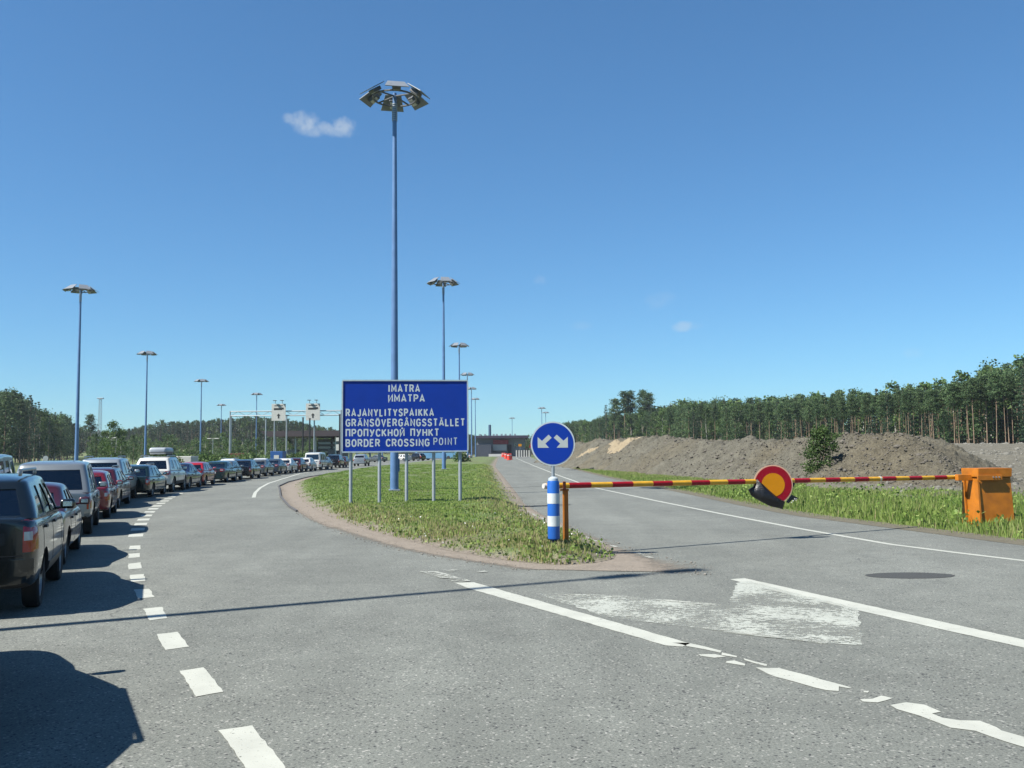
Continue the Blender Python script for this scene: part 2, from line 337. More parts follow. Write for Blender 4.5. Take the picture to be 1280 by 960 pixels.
ysr = np.concatenate([np.arange(-60, 20, 4), np.arange(20, 60, 2), np.arange(60, 421, 8)])
tag(strip('road', ysr, left_edge, right_edge, ASPH, 0.0, 10), kind='structure')

# island: grass mound between the two carriageways, with a sandy apron
isl_L = interp(pxtab([(703,707),(680,706),(640,702),(600,696),(560,689),(500,674),(440,657),(400,641),(378,627),(372,617)]) + [(52,-12.3),(60,-14.0),(72,-15.6),(100,-17.0),(150,-17.0),(420,-15)])
isl_R = interp(pxtab([(703,707),(740,705),(768,699),(771,692),(758,684),(737,673),(690,657),(660,640),(640,618),(625,598),(616,583)]) + [(240,-4.0),(420,-5)])
apr_L = interp(pxtab([(880,716),(700,722),(650,713),(600,705),(560,699),(520,692),(480,683),(420,664),(385,648),(362,634),(351,621),(350,611)]) + [(52,-13.2),(60,-14.6),(72,-16.0),(100,-17.3),(150,-17.3),(420,-15.3)])
apr_R = interp([(14.2,2.9)] + pxtab([(880,716),(885,708),(840,700),(800,690),(760,676),(720,661),(680,645),(655,630),(645,615),(631,598),(619,583)]) + [(240,-3.8),(420,-4.8)])
def isl_z(x, y, k=None):
    d = min(float(x-isl_L(y)), float(isl_R(y)-x)); e = y-14.9
    t = max(0, min(1, min(d, e)/1.3)); t = t*t*(3-2*t)
    return .011 + .26*t + .02*math.sin(x*2.1+y*.7)*t + .015*math.sin(y*3.3-x*4)*t
tip = G(700, 707)[1]
yi = np.concatenate([np.arange(tip+.02, 20, .25), np.arange(20, 60, 1.0), np.arange(60, 300, 8)])
il = tag(strip('traffic_island', yi, isl_L, isl_R, grass_ground('island_ground', True), isl_z, 26), kind='structure')
co = np.zeros(len(il.data.vertices)*3); il.data.vertices.foreach_get('co', co); co = co.reshape(-1, 3)
e1 = np.minimum(np.minimum(co[:,0]-isl_L(co[:,1]), isl_R(co[:,1])-co[:,0]), (co[:,1]-tip)*.8)
il.data.attributes.new('edge', 'FLOAT', 'POINT').data.foreach_set('value', np.clip(e1/1.1, 0, 1).astype(np.float32))
ya = np.concatenate([np.arange(G(700,721)[1], 20, .3), np.arange(20, 60, 1.0), np.arange(60, 290, 8)])
def aprz(x, y, k): return .006 + .02*math.sin(math.pi*k)
ap = tag(strip('sandy_shoulder', ya, apr_L, apr_R, APR, .008, 14), kind='structure')
co = np.zeros(len(ap.data.vertices)*3); ap.data.vertices.foreach_get('co', co); co = co.reshape(-1, 3)
e1 = np.clip(np.minimum(co[:,0]-apr_L(co[:,1]), apr_R(co[:,1])-co[:,0])/.45, 0, 1); e2 = np.clip((co[:,1]-ya[0])/.5, 0, 1)
at_ = ap.data.attributes.new('edge', 'FLOAT', 'POINT'); at_.data.foreach_set('value', np.where(co[:,1] < 24, np.minimum(e1, e2)*ss(3.6, 1.2, co[:,0]), np.clip(e1*2+.5, 0, 1)).astype(np.float32))
GRITM = soil('grit', (.16,.14,.12), (.42,.39,.34), 6, .2)
# low kerb at the far bend of the island
kb = MB()
pk = [(float(apr_L(y))-.02, y) for y in np.arange(30, 110, 2.5)]
for (x0, y0), (x1, y1) in zip(pk, pk[1:]):
    n = Vector((-(y1-y0), x1-x0, 0)).normalized()*.035
    a = Vector((x0, y0, 0)); c = Vector((x1, y1, 0))
    kb.prism([a-n, a+n, c+n, c-n], (0, 0, .06))
tag(kb.build('kerb', mat('kerb_granite', (.10,.10,.10), .9)), kind='structure')

# ------------------------------------------------------------------ markings
def flat(name, polys, m, z=.004):
    mb = MB()
    for p in polys: mb.poly([(*G(x, y), z) for x, y in p])
    bmesh.ops.recalc_face_normals(mb.b, faces=mb.b.faces)
    for f in mb.b.faces:
        if f.normal.z < 0: f.normal_flip()
    me = bpy.data.meshes.new(name); mb.b.to_mesh(me); mb.b.free(); return tag(link(name, me, m), kind='structure')
def rough_poly(pts, amp=.006, step=.10):
    out = []
    for i in range(len(pts)):
        a = Vector(G(*pts[i])); b_ = Vector(G(*pts[(i+1)%len(pts)])); n = max(1, int((b_-a).length/step))
        for k in range(n):
            p = a.lerp(b_, k/n); out.append((p.x+random.uniform(-amp, amp), p.y+random.uniform(-amp, amp)*2))
    return out
def flat_w(name, polys, m, z=.004):
    mb = MB()
    for p in polys: mb.poly([(x, y, z) for x, y in p])
    for f in mb.b.faces:
        f.normal_update()
        if f.normal.z < 0: f.normal_flip()
    me = bpy.data.meshes.new(name); mb.b.to_mesh(me); mb.b.free(); return tag(link(name, me, m), kind='structure')
s4 = lambda pts: [(x/3.2, 680+y/3.2) for x, y in pts]
s7 = lambda pts: [(860+x/3.048, 680+y/3.048) for x, y in pts]
s6 = lambda pts: [(500+x/3.2, 680+y/3.2) for x, y in pts]
dashes = [s4(q) for q in [[(875,745),(1010,727),(1135,885),(1175,940),(1025,960),(975,885)],[(718,510),(815,495),(892,592),(788,612)],[(627,362),(712,352),(755,412),(663,425)],[(572,260),(648,252),(670,297),(598,307)],[(537,183),(598,180),(617,213),(550,220)],[(519,125),(575,121),(583,148),(523,153)],[(513,80),(562,74),(567,98),(513,103)],[(516,40),(558,37),(560,53),(514,57)],[(520,8),(562,6),(562,22),(516,24)]]]
flat_w('dashed_line_marking', [rough_poly(q) for q in dashes], WHITE)
cl = [Vector(G(x, y)) for x, y in [(169,672),(172,662),(176,655),(181,647),(187,640),(194,634),(203,628),(213,622),(226,616),(243,610),(262,605),(285,600.5),(318,595)]]
polys = []; d = 0; seglen = [(b_-a).length for a, b_ in zip(cl, cl[1:])]; tot = sum(seglen)
def along(s):
    for a, b_, l in zip(cl, cl[1:], seglen):
        if s <= l: return a.lerp(b_, s/l), (b_-a).normalized()
        s -= l
    return cl[-1], (cl[-1]-cl[-2]).normalized()
s = .2
while s < tot:
    p, t_ = along(s); q, t2 = along(s+.85); n = Vector((-t_.y, t_.x))*.16; n2 = Vector((-t2.y, t2.x))*.16
    polys.append([tuple(p-n), tuple(p+n), tuple(q+n2), tuple(q-n2)]); s += 1.85
flat_w('dashed_line_marking', polys, WHITE)
ml = [(317,622),(319,616),(325,610),(336,604),(352,599),(375,592),(398,588),(425,584.5),(452,581)]
def line_w(name, pts, wd, m, z=.004, amp=0):
    P = [Vector(G(*p)) for p in pts]; out = []
    L_, R_ = [], []
    for i, p in enumerate(P):
        t_ = (P[min(i+1, len(P)-1)]-P[max(i-1, 0)]).normalized(); n = Vector((-t_.y, t_.x))*wd/2; L_.append(tuple(p+n)); R_.append(tuple(p-n))
    return flat_w(name, [[L_[i], L_[i+1], R_[i+1], R_[i]] for i in range(len(P)-1)], m, z)
line_w('lane_line_marking', ml, .16, WHITE)
line_w('edge_line_marking', [(1380,717),(1280,701),(1196,691),(1113,680.5),(1000,661),(900,642),(820,626),(740,609),(700,595),(672,584),(655,577),(645,572.5)], .15, WHITE)
line_w('edge_line_marking', [(641,632),(690,653.5),(712,664),(735,673),(760,681),(790,690),(815,698)], .10, HALF, z=.0125)
flat_w('solid_line_marking', [rough_poly(s6([(215,155),(295,154),(1160,399),(1130,412),(1060,406),(280,180)]))], WHITE)
flat_w('faded_line_marking', [rough_poly(s6([(75,112),(150,112),(290,152),(212,153)]))], HALF, .013)
flat_w('faded_line_marking', [rough_poly(s6([(170,104),(350,108),(350,116),(180,112)]), .003)], HALF, .013)
flat_w('broken_line_marking', [rough_poly(s7(q), .008) for q in [
    [(0,378),(60,390),(130,408),(120,416),(60,402),(0,390),(-60,376)],[(130,415),(188,428),(184,434),(128,423)],[(40,421),(100,420),(145,431),(100,434),(45,427)],
    [(145,447),(180,446),(222,460),(215,464),(145,453)],[(212,438),(305,461),(300,466),(215,445)],
    [(258,473),(350,475),(470,505),(620,548),(612,552),(572,544),(578,562),(530,560),(400,525),(300,495)],
    [(655,592),(700,592),(740,580),(780,588),(762,598),(720,606),(660,600)],[(670,562),(690,563),(685,567),(672,567)],
    [(765,614),(830,606),(900,615),(962,640),(930,647),(965,662),(1040,675),(1110,673),(1180,700),(1200,715),(1290,742),(1500,810),(1490,845),(1280,775),(1200,752),(1090,712),(1000,700),(880,655),(800,633)]]], WHITE)
flat_w('solid_line_marking', [rough_poly(s7([(160,135),(215,131),(1280,366),(1420,397),(1420,430),(1280,396),(900,311),(640,252),(400,196),(240,158)]))], WHITE)
flat_w('worn_arrow_marking', [rough_poly([(668,742),(735,743),(912,757),(920,729),(936,727),(1072,761),(1079,807),(1040,806),(960,797),(850,783),(760,772)], .02)], WORN, .0044)
line_w('faded_line_marking', [(780,769),(850,781),(960,796),(1035,804)], .10, HALF, .0088)
line_w('faded_line_marking', [(672,743),(760,745),(912,758)], .12, HALF, .0088)
# patches, joints and cracks
PATCH = mat('asphalt_patch', (.055,.058,.055), .9, 0, .3, 30, .5, 60)
CRK = mat('bitumen_joint', (.02,.02,.022), .7)
pc = Vector(G(1137, 719.5)); flat_w('asphalt_patch', [[(pc.x+.66*math.cos(a)*random.uniform(.97,1.03), pc.y+.33*math.sin(a)) for a in np.linspace(0, 2*math.pi, 28, endpoint=False)]], PATCH)
pc = Vector(G(1015, 702)); 
line_w('road_joint', [(606,636),(648,634),(672,632.5),(714,631)], .16, CRK, .0145)
line_w('road_joint', [(628,610),(655,609),(692,607.5)], .14, CRK, .0145)

# ------------------------------------------------------------------ vegetation makers
def leaves_faces(P, size, up=.3, asp=1.0):
    """triangular/quad leaf clumps at points P"""
    n = len(P); d = rng.normal(size=(n, 3)); d /= np.linalg.norm(d, axis=1, keepdims=True)
    e = rng.normal(size=(n, 3)); e -= d*(e*d).sum(1, keepdims=True); e /= np.linalg.norm(e, axis=1, keepdims=True)
    s = (size*rng.uniform(.6, 1.4, n))[:, None]
    V = np.stack([P-d*s*.5, P+e*s*.42*asp, P+d*s*.6, P-e*s*.38*asp], 1).reshape(-1, 3)
    return V, np.arange(4*n).reshape(n, 4)
def crown_pine(h, base, rad, clumps, per, size):
    pts = []; val = []
    for i in range(clumps):
        t = (i+.5)/clumps; z = base+(h-base)*t; prof = rad*min(1.1, .55+1.8*t)*(1.0-t**1.6)**.75+.12
        a = rng.uniform(0, 2*math.pi); r = prof*math.sqrt(rng.uniform(.05, 1.0)); c = np.array([r*math.cos(a), r*math.sin(a), z])
        cr_ = rad*rng.uniform(.3, .62); q = rng.normal(size=(per, 3))*np.array([cr_*.62, cr_*.62, cr_*.30]); pts.append(c+q)
        val.append(np.clip(rng.uniform(.15, .75)+rng.normal(0, .15, per), 0, 1))
    return np.concatenate(pts), np.concatenate(val)
def crown_spruce(h, base, rad, whorls, per):
    pts = []; val = []
    for i in range(whorls):
        t = i/whorls; z = base+(h-base)*t; R = rad*(1-t)**.85+.12
        nb = 7
        for b_ in range(nb):
            a = rng.uniform(0, 2*math.pi); rr = R*rng.uniform(.75, 1.15); u_ = np.sqrt(rng.uniform(0.02, 1, per)); k = max(2, int(per*(.3+.7*(1-t))))
            u_ = u_[:k]; x = u_*rr*math.cos(a)+rng.normal(0, .12, k); y = u_*rr*math.sin(a)+rng.normal(0, .12, k); zz = z-u_*rr*.28+rng.normal(0, .1, k)
            pts.append(np.stack([x, y, zz], 1)); val.append(np.clip(rng.uniform(.1, .8)+rng.normal(0, .12, k), 0, 1))
    return np.concatenate(pts), np.concatenate(val)
def crown_birch(h, base, rad, clumps, per):
    pts = []; val = []
    for i in range(clumps):
        t = rng.uniform(0, 1); z = base+(h-base)*t; prof = rad*math.sin(math.pi*(.12+.84*t))**.7; a = rng.uniform(0, 2*math.pi); r = prof*math.sqrt(rng.uniform(0, 1))
        c = np.array([r*math.cos(a), r*math.sin(a), z]); q = rng.normal(size=(per, 3))*rad*.19; pts.append(c+q); val.append(np.clip(rng.uniform(.1, .85)+rng.normal(0, .12, per), 0, 1))
    return np.concatenate(pts), np.concatenate(val)
def trunk_arr(h, r0, n=7, segs=6, bend=.15):
    rows = []; bx, by = rng.normal(0, bend, 2)
    for i in range(segs+1):
        t = i/segs; r = r0*(1-.85*t)*(1.25 if i == 0 else 1); cx = bx*math.sin(t*2.6); cy = by*math.sin(t*2.2)
        rows.append([(cx+r*math.cos(2*math.pi*k/n), cy+r*math.sin(2*math.pi*k/n), h*t-(.4 if i == 0 else 0)) for k in range(n)])
    V = np.array(rows).reshape(-1, 3); F = [(i*n+k, i*n+(k+1)%n, (i+1)*n+(k+1)%n, (i+1)*n+k) for i in range(segs) for k in range(n)]
    return V, np.array(F)
def limbs_arr(h, base, rad, nl, r=.035):
    V = []; F = []
    for i in range(nl):
        z = base-.15*(h-base)+(h-base)*rng.uniform(0, .8); a = rng.uniform(0, 2*math.pi); L = rad*rng.uniform(.5, .95); p0 = np.array([0, 0, z]); p1 = np.array([L*math.cos(a), L*math.sin(a), z+L*rng.uniform(-.1, .5)])
        d = p1-p0; d = d/np.linalg.norm(d); s_ = np.cross(d, [0, 0, 1]); s_ /= np.linalg.norm(s_)+1e-9; u_ = np.cross(s_, d); o = len(V)
        for p, q in ((p0, r), (p1, r*.35)):
            for k in range(3): V.append(p+q*(s_*math.cos(k*2.094)+u_*math.sin(k*2.094)))
        F += [(o+k, o+(k+1)%3, o+3+(k+1)%3, o+3+k) for k in range(3)]
    return np.array(V), np.array(F)
def arche(kind, lod=1.0):
    if kind == 'pine':
        h = rng.uniform(13, 16); base = h*rng.uniform(.56, .66); P, v = crown_pine(h, base, 1.2, int(42*lod), int(62), .26); V, F = leaves_faces(P, .23/lod**.28); tr = trunk_arr(h*.97, .115); m = PINE
    elif kind == 'lowpine':
        h = rng.uniform(11, 14); base = h*.12; P, v = crown_pine(h, base, 2.1, int(52*lod), int(46), .3); V, F = leaves_faces(P, .28/lod**.28); tr = trunk_arr(h*.97, .17); m = PINE
    elif kind == 'spruce':
        h = rng.uniform(14, 18); base = h*.1; P, v = crown_spruce(h, base, 1.8, int(26*max(lod, .6)), 11); V, F = leaves_faces(P, .30/lod**.28); tr = trunk_arr(h*.98, .17, bend=.03); m = SPRU
    else:
        h = rng.uniform(10, 13); base = h*.2; P, v = crown_birch(h, base, 2.0, int(44*lod), 42); V, F = leaves_faces(P, .30/lod**.28); tr = trunk_arr(h*.93, .12, bend=.3); m = BIRC
    lv, lf = limbs_arr(h, base, 1.5, 10)
    tv = np.concatenate([tr[0], lv]); tf = np.concatenate([tr[1], lf+len(tr[0])])
    return dict(kind=kind, h=h, crown=(V, F, v), trunk=(tv, tf), m=m, bark=BARKB if kind == 'birch' else BARK)
class Arch:
    def __init__(s, kind, lod=1.0):
        a = arche(kind, lod); s.a = a; s.h = a['h']; s.kind = kind
        s.cm = npmesh('crown', a['crown'][0], a['crown'][1]); face_attr(s.cm, 'v', a['crown'][2]); s.cm.materials.append(a['m'])
        s.tm = npmesh('trunk', a['trunk'][0], a['trunk'][1], True); s.tm.materials.append(a['bark'])
ARCH = {k: [Arch(k) for _ in range(n)] for k, n in (('pine', 6), ('spruce', 4), ('birch', 4), ('lowpine', 4))}
NAMES = {'pine': 'pine_tree', 'spruce': 'spruce_tree', 'birch': 'birch_tree', 'lowpine': 'bushy_pine_tree'}
def tree(kind, x, y, h, label, group, z=None, wid=None):
    a = random.choice(ARCH[kind]); z = float(hz(x, y)) if z is None else z
    t = empty(NAMES[kind], (x, y, z), random.uniform(0, 6.28)); sc_ = h/a.h; wd = sc_*(wid or random.uniform(.85, 1.2)); t.scale = (wd, wd, sc_)
    for nm, me in (('trunk', a.tm), ('crown', a.cm)):
        o = bpy.data.objects.new(nm, me); C.objects.link(o); o.parent = t
    return tag(t, label, 'tree', group)
LOW = {k: [arche(k, .35) for _ in range(5)] for k in ('pine', 'spruce', 'birch', 'lowpine')}
def wood(name, spots, label=None):
    """far wood nobody could count: one object; spots = (kind, x, y, h)"""
    CV, CF, CA, CM = [], [], [], []; o = 0; mats = [PINE, SPRU, BIRC, BARK, BARKB]; idx = {'pine': 0, 'lowpine': 0, 'spruce': 1, 'birch': 2}
    for kind, x, y, h in spots:
        a = random.choice(LOW[kind]); s_ = h/a['h']; ang = random.uniform(0, 6.28); R = np.array([[math.cos(ang), -math.sin(ang), 0], [math.sin(ang), math.cos(ang), 0], [0, 0, 1]]); off = np.array([x, y, float(hz(x, y))])
        tint = random.uniform(-.15, .15)
        for (V, F), mi, v in ((a['crown'][:2], idx[kind], a['crown'][2]+tint), (a['trunk'], 4 if kind == 'birch' else 3, None)):
            W = (V*np.array([s_*1.1, s_*1.1, s_]))@R.T+off; CV.append(W); CF.append(F+o); o += len(V)
            CA.append(v if v is not None else np.zeros(len(F))); CM.append(np.full(len(F), mi, dtype=np.int32))
    me = npmesh(name, np.concatenate(CV), np.concatenate(CF)); face_attr(me, 'v', np.clip(np.concatenate(CA), 0, 1))
    ob = link(name, me, mats); me.polygons.foreach_set('material_index', np.concatenate(CM)); return tag(ob, label, 'wood', kind='stuff')
def blades(name, P, hgt, val, width=.02, lean=.35):
    n = len(P); a = rng.uniform(0, 2*math.pi, n); d = np.stack([np.cos(a), np.sin(a), np.zeros(n)], 1); b_ = rng.uniform(0, 2*math.pi, n)
    l = np.stack([np.cos(b_), np.sin(b_), np.zeros(n)], 1)*(hgt*lean*rng.uniform(.2, 1, n))[:, None]; up = np.zeros((n, 3)); up[:, 2] = hgt
    wv = d*(np.broadcast_to(width, n)*rng.uniform(.6, 1.4, n))[:, None]
    V = np.stack([P-wv*.5, P+wv*.5, P+up*.6+l*.45+wv*.32, P+up+l, P+up*.6+l*.45-wv*.32], 1).reshape(-1, 3)
    me = npmesh(name, V, np.arange(5*n).reshape(n, 5)); face_attr(me, 'v', val); return me

# ------------------------------------------------------------------ berm, field, rubble
def fbm(x, y, seed=0, oct_=5, sc=1.0):
    r = np.random.default_rng(seed); out = 0; amp = 1.0
    for k in range(oct_):
        for _ in range(3):
            a = r.uniform(0, 6.28); ph = r.uniform(0, 6.28); f = sc*(2**k)*r.uniform(.7, 1.3); out = out+amp/3*np.sin((x*math.cos(a)+y*math.sin(a))*f+ph+1.7*np.sin((x*math.sin(a)-y*math.cos(a))*f*.7+ph))
        amp *= .55
    return out
bx_ = np.array([672,700,720,745,770,800,850,900,950,1000,1050,1100,1130,1150,1170,1190,1215], float)
by_ = np.array([577,579.5,582,584,586,589,593.5,598,602,606,609,612,614,616,618,620,622], float)
cy_ = np.array([571,560,550,545,541.5,538.5,542,543,541.5,540,536,533.5,539,549,564,580,603], float)
NU, NV = 620, 120
us = np.linspace(660, 1235, NU); BV = np.zeros((NU, NV, 3)); nrm = Vector((.75, .66)); crest = []
def crest_at(px, add=0.0):
    b0 = Vector(G(px, np.interp(px, bx_, by_), -.05)); Yc = b0.y + 4.6
    return AT(px, np.interp(px, bx_, cy_)+add, Yc)
# tipped lorry loads: cones of loose soil run into one another along the crest
RB = random.Random(11); cones = []
px = 676
while px < 1205:
    c = crest_at(px); step = 1.6; cones.append((c.x, c.y, c.z*.93)); 
    for k in (1.8, 3.6): cones.append((c.x+nrm.x*k, c.y+nrm.y*k, c.z*.95))
    px += 9
px = 682
while px < 1190:
    c = crest_at(px, RB.uniform(-1.8, .8)); f_ = RB.uniform(-.5, .9); cones.append((c.x-nrm.x*f_, c.y-nrm.y*f_, max(.2, c.z*(1-.12*max(0, f_))))); px += RB.uniform(10, 26)
px = 690
while px < 1200:   # smaller spills at the foot
    c = crest_at(px); f_ = RB.uniform(2.0, 4.2); cones.append((c.x-nrm.x*f_, c.y-nrm.y*f_, RB.uniform(.5, 1.5)*min(1, c.z/2))); px += RB.uniform(14, 40)
CN = np.array(cones)
for i, px in enumerate(us):
    c = crest_at(px); s0 = Vector((c.x, c.y))-nrm*6.5
    for j in range(NV):
        p = s0+nrm*(15.0*(j/(NV-1))); BV[i, j] = (p.x, p.y, 0)
X_, Y_ = BV[..., 0], BV[..., 1]; wob = fbm(X_, Y_, 41, 3, .7)*.35; acc = np.zeros_like(X_)
for cx_, cy0, h0 in CN: acc += np.exp(7.0*np.clip(h0-.70*np.sqrt((X_-cx_)**2+(Y_-cy0)**2+.12)*(1+.10*wob), -3, 6))
ZB = np.log(acc+1e-9)/7.0-.12
n1 = fbm(X_, Y_, 3, 5, 1.3); n2 = fbm(X_, Y_, 9, 4, 4.5); m_ = np.clip((ZB+.1)/.6, 0, 1)
clod = np.maximum(0, fbm(X_, Y_, 29, 3, 7.0)-.25)
ZB = ZB+(n1*.10+n2*.07+clod*.16+rng.normal(0, .03, ZB.shape))*m_; BV[..., 2] = np.maximum(ZB, hz(X_, Y_)-.35)
I, J = np.meshgrid(np.arange(NU-1), np.arange(NV-1), indexing='ij'); a_ = (I*NV+J).ravel()
tag(link('earth_berm', npmesh('earth_berm', BV.reshape(-1, 3), np.stack([a_, a_+NV, a_+NV+1, a_+1], -1), True), BERM), kind='structure')
def fz(x, y): return hz(x, y)+.26+.13*fbm(x, y, 5, 5, .5)+.08*fbm(x, y, 6, 3, 3.0)-1.5*ss(14.5, 12.5, x)-1.2*ss(35, 31, y-.0*x)
xs2 = np.concatenate([np.arange(12.5, 60, .35), np.arange(60, 150, 1.0)]); ys2 = np.concatenate([np.arange(31, 80, .4), np.arange(80, 158, 1.2)])
tag(grid_mesh('construction_ground', xs2, ys2, fz, FIELD), kind='structure')
def rocks(name, P, S, m, label):
    b0 = bmesh.new(); bmesh.ops.create_icosphere(b0, subdivisions=1, radius=1); V0 = np.array([v.co[:] for v in b0.verts]); F0 = np.array([[v.index for v in f.verts] for f in b0.faces]); b0.free()
    n = len(P); V = V0[None]*(1+rng.uniform(-.28, .28, (n, len(V0), 1)))*np.stack([S*rng.uniform(.7, 1.5, n), S*rng.uniform(.7, 1.3, n), S*rng.uniform(.5, .95, n)], 1)[:, None]
    a = rng.uniform(0, 6.28, n); c, s_ = np.cos(a)[:, None], np.sin(a)[:, None]; X = V[..., 0]*c-V[..., 1]*s_; Y = V[..., 0]*s_+V[..., 1]*c
    V = np.stack([X, Y, V[..., 2]], -1)+P[:, None]; F = (F0[None]+(np.arange(n)*len(V0))[:, None, None]).reshape(-1, 3)
    return tag(link(name, npmesh(name, V.reshape(-1, 3), F), m), label, 'rubble', kind='stuff')
ii = rng.integers(5, NU-5, 3800); jj = (NV*(.12+.40*rng.uniform(0, 1, 3800))).astype(int)
rocks('rubble', BV[ii, jj]+np.array([0, 0, .02]), rng.uniform(.025, .075, 3800)*np.where(rng.uniform(size=3800) < .06, 2.2, 1.0), CLOD, 'grey clods and stones strewn over the earth bank')
q = 4500; X = rng.uniform(15, 120, q); Y = rng.uniform(36, 150, q); X = np.where(rng.uniform(size=q) < .6, 15+(X-15)*.35, X); Y = np.where(X < 52, 36+(Y-36)*.5, Y); rocks('rubble', np.stack([X, Y, fz(X, Y)], 1), rng.uniform(.03, .13, q)*np.where(rng.uniform(size=q) < .1, 2, 1), ROCK, 'stones scattered over the levelled grey building ground')
# boulder row along the edge of the wood
q = 260; px_ = rng.uniform(0, 1, q); X = 48+px_*75+rng.normal(0, 2, q); Y = 150-px_*22+rng.normal(0, 2, q); 
rocks('rubble', np.stack([X, Y, hz(X, Y)+.3], 1), rng.uniform(.15, .45, q), ROCK, 'line of broken boulders at the foot of the pine wood')
n = 1100; y = ya[0]+.05+(rng.uniform(0, 1, n)**1.6)*26; sd_ = rng.uniform(size=n) < .62; off = rng.exponential(.22, n); x = np.where(sd_, apr_L(y)+off-.12, apr_R(y)-off*.8+.1)
rocks('grit', np.stack([x, y, np.full(n, .012)], 1), rng.uniform(.004, .013, n)*np.where(rng.uniform(size=n) < .05, 1.8, 1), GRITM, 'loose grit and small stones along the edge of the traffic island')
bermo = bpy.data.objects['earth_berm'].data; bermbvh = BVHTree.FromPolygons([v.co[:] for v in bermo.vertices], [p.vertices[:] for p in bermo.polygons])
def heap(name, px, py, px2, py2, wid_, hgt, m, label, cat, seed):
    """a tongue of looser material lying on the bank between two points of its face"""
    def hit(x, y):
        d = (cf + cr*((x-640)/FPX) + cu*((480-y)/FPX)).normalized(); return bermbvh.ray_cast(Vector((0, 0, EYE)), d)[0]
    p0, p1 = hit(px, py), hit(px2, py2)
    if p0 is None or p1 is None: print('heap miss', name, px, py); return
    N_ = 46; V = []; ax = (p1-p0).xy; L_ = ax.length; ax.normalize(); nx = Vector((-ax.y, ax.x)); ctr = (p0.xy+p1.xy)/2
    for i in range(N_):
        for j in range(N_):
            u_, v_ = i/(N_-1)*2-1, j/(N_-1)*2-1; q = ctr+ax*(u_*(L_/2+wid_*.4))+nx*(v_*wid_); h_ = bermbvh.ray_cast(Vector((q.x, q.y, 20)), Vector((0, 0, -1)))[0]; zb_ = h_.z if h_ else -.1
            r = math.hypot(u_, v_)*(1+.16*math.sin(math.atan2(v_, u_)*3+seed)+.1*math.sin(math.atan2(v_, u_)*7+seed)); V.append((q.x, q.y, zb_+(hgt*(1-r) if r < 1 else -.5*(r-1))))
    F = [(i*N_+j, (i+1)*N_+j, (i+1)*N_+j+1, i*N_+j+1) for i in range(N_-1) for j in range(N_-1)]; V = np.array(V); V[:, 2] += .05*fbm(V[:, 0], V[:, 1], seed, 3, 4)
    return tag(link(name, npmesh(name, V, np.array(F), True), m), label, cat)
heap('sand_heap', 766, 554, 790, 552, 1.25, .22, SAND, 'pale yellow sand heap on the crest of the earth bank', 'sand heap', 21)
heap('sand_heap', 722, 571, 747, 559, .42, .2, SAND, 'low strip of pale sand at the far foot of the earth bank', 'sand heap', 31)
heap('soil_heap', 722, 562, 740, 560, 2.0, .6, BERM, 'rounded brown soil heap at the far left end of the earth bank', 'soil heap', 41)

# ------------------------------------------------------------------ woods
# right: edge of the wood runs from (95,140) back to (20,430)
def edge(t): return Vector((98, 128)).lerp(Vector((76, 158)), t/.12) if t < .12 else Vector((76, 158)).lerp(Vector((22, 470)), (t-.12)/.88)
cnt = 0
topx = [700,760,800,860,900,980,1060,1120,1180,1230,1280]; topy = [528,520,514,504,502,499,492,486,480,466,455]
def htop(x, y, jitter=1.0):
    v = Vector((x, y, EYE))-Vector((0, 0, EYE)); k = FPX/v.dot(cf); px = 640+k*v.dot(cr)
    ty = np.interp(px, topx, topy); return px, AT(px, ty, y).z-float(hz(x, y))
LBL = {'pine': 'slender pine with a bare reddish trunk in the wood beyond the earth bank', 'spruce': 'dark pointed spruce rising in the wood beyond the earth bank', 'birch': 'light green birch in the wood beyond the earth bank', 'lowpine': 'bushy pine with low branches in the wood beyond the earth bank'}
GRP = {'pine': 'pines of the wood beyond the bank', 'spruce': 'spruces of the wood beyond the bank', 'birch': 'birches of the wood beyond the bank', 'lowpine': 'bushy pines of the wood beyond the bank'}
for row in range(4):
    nrow = 74
    for i in range(nrow):
        t = ((i+random.uniform(.1, .9))/nrow)**1.35
        e = edge(t); nrm = Vector((.93, .35)) if t >= .12 else Vector((.6, .8)); e = e+nrm*(row*3.2+random.uniform(-1.2, 1.2))
        px, h = htop(e.x, e.y)
        k = random.random()
        kind = ('pine' if k < .80 else 'lowpine' if k < .86 else 'spruce') if px > 930 else ('pine' if k < .40 else 'birch' if k < .72 else 'lowpine' if k < .86 else 'spruce')
        tree(kind, e.x, e.y, h*random.uniform(.88, .975)*(1.1 if kind == 'spruce' and random.random() < .5 else 1), LBL[kind], GRP[kind])
spots = []
for i in range(900):
    t = random.random()**1.2; e = edge(t); nrm = Vector((.93, .35)) if t >= .12 else Vector((.6, .8)); e = e+nrm*(13+random.random()**1.3*60)
    px, h = htop(e.x, e.y); spots.append((random.choice(['pine', 'spruce', 'spruce', 'spruce', 'lowpine', 'birch']), e.x, e.y, h*random.uniform(.82, 1.07)+float(hz(*e))*0))
for i in range(220):   # beyond the right frame edge
    spots.append((random.choice(['pine', 'lowpine', 'spruce']), random.uniform(100, 230), random.uniform(60, 150), random.uniform(12, 17)))
wood('forest', spots, 'dark depth of the pine wood behind its front rows of trunks')
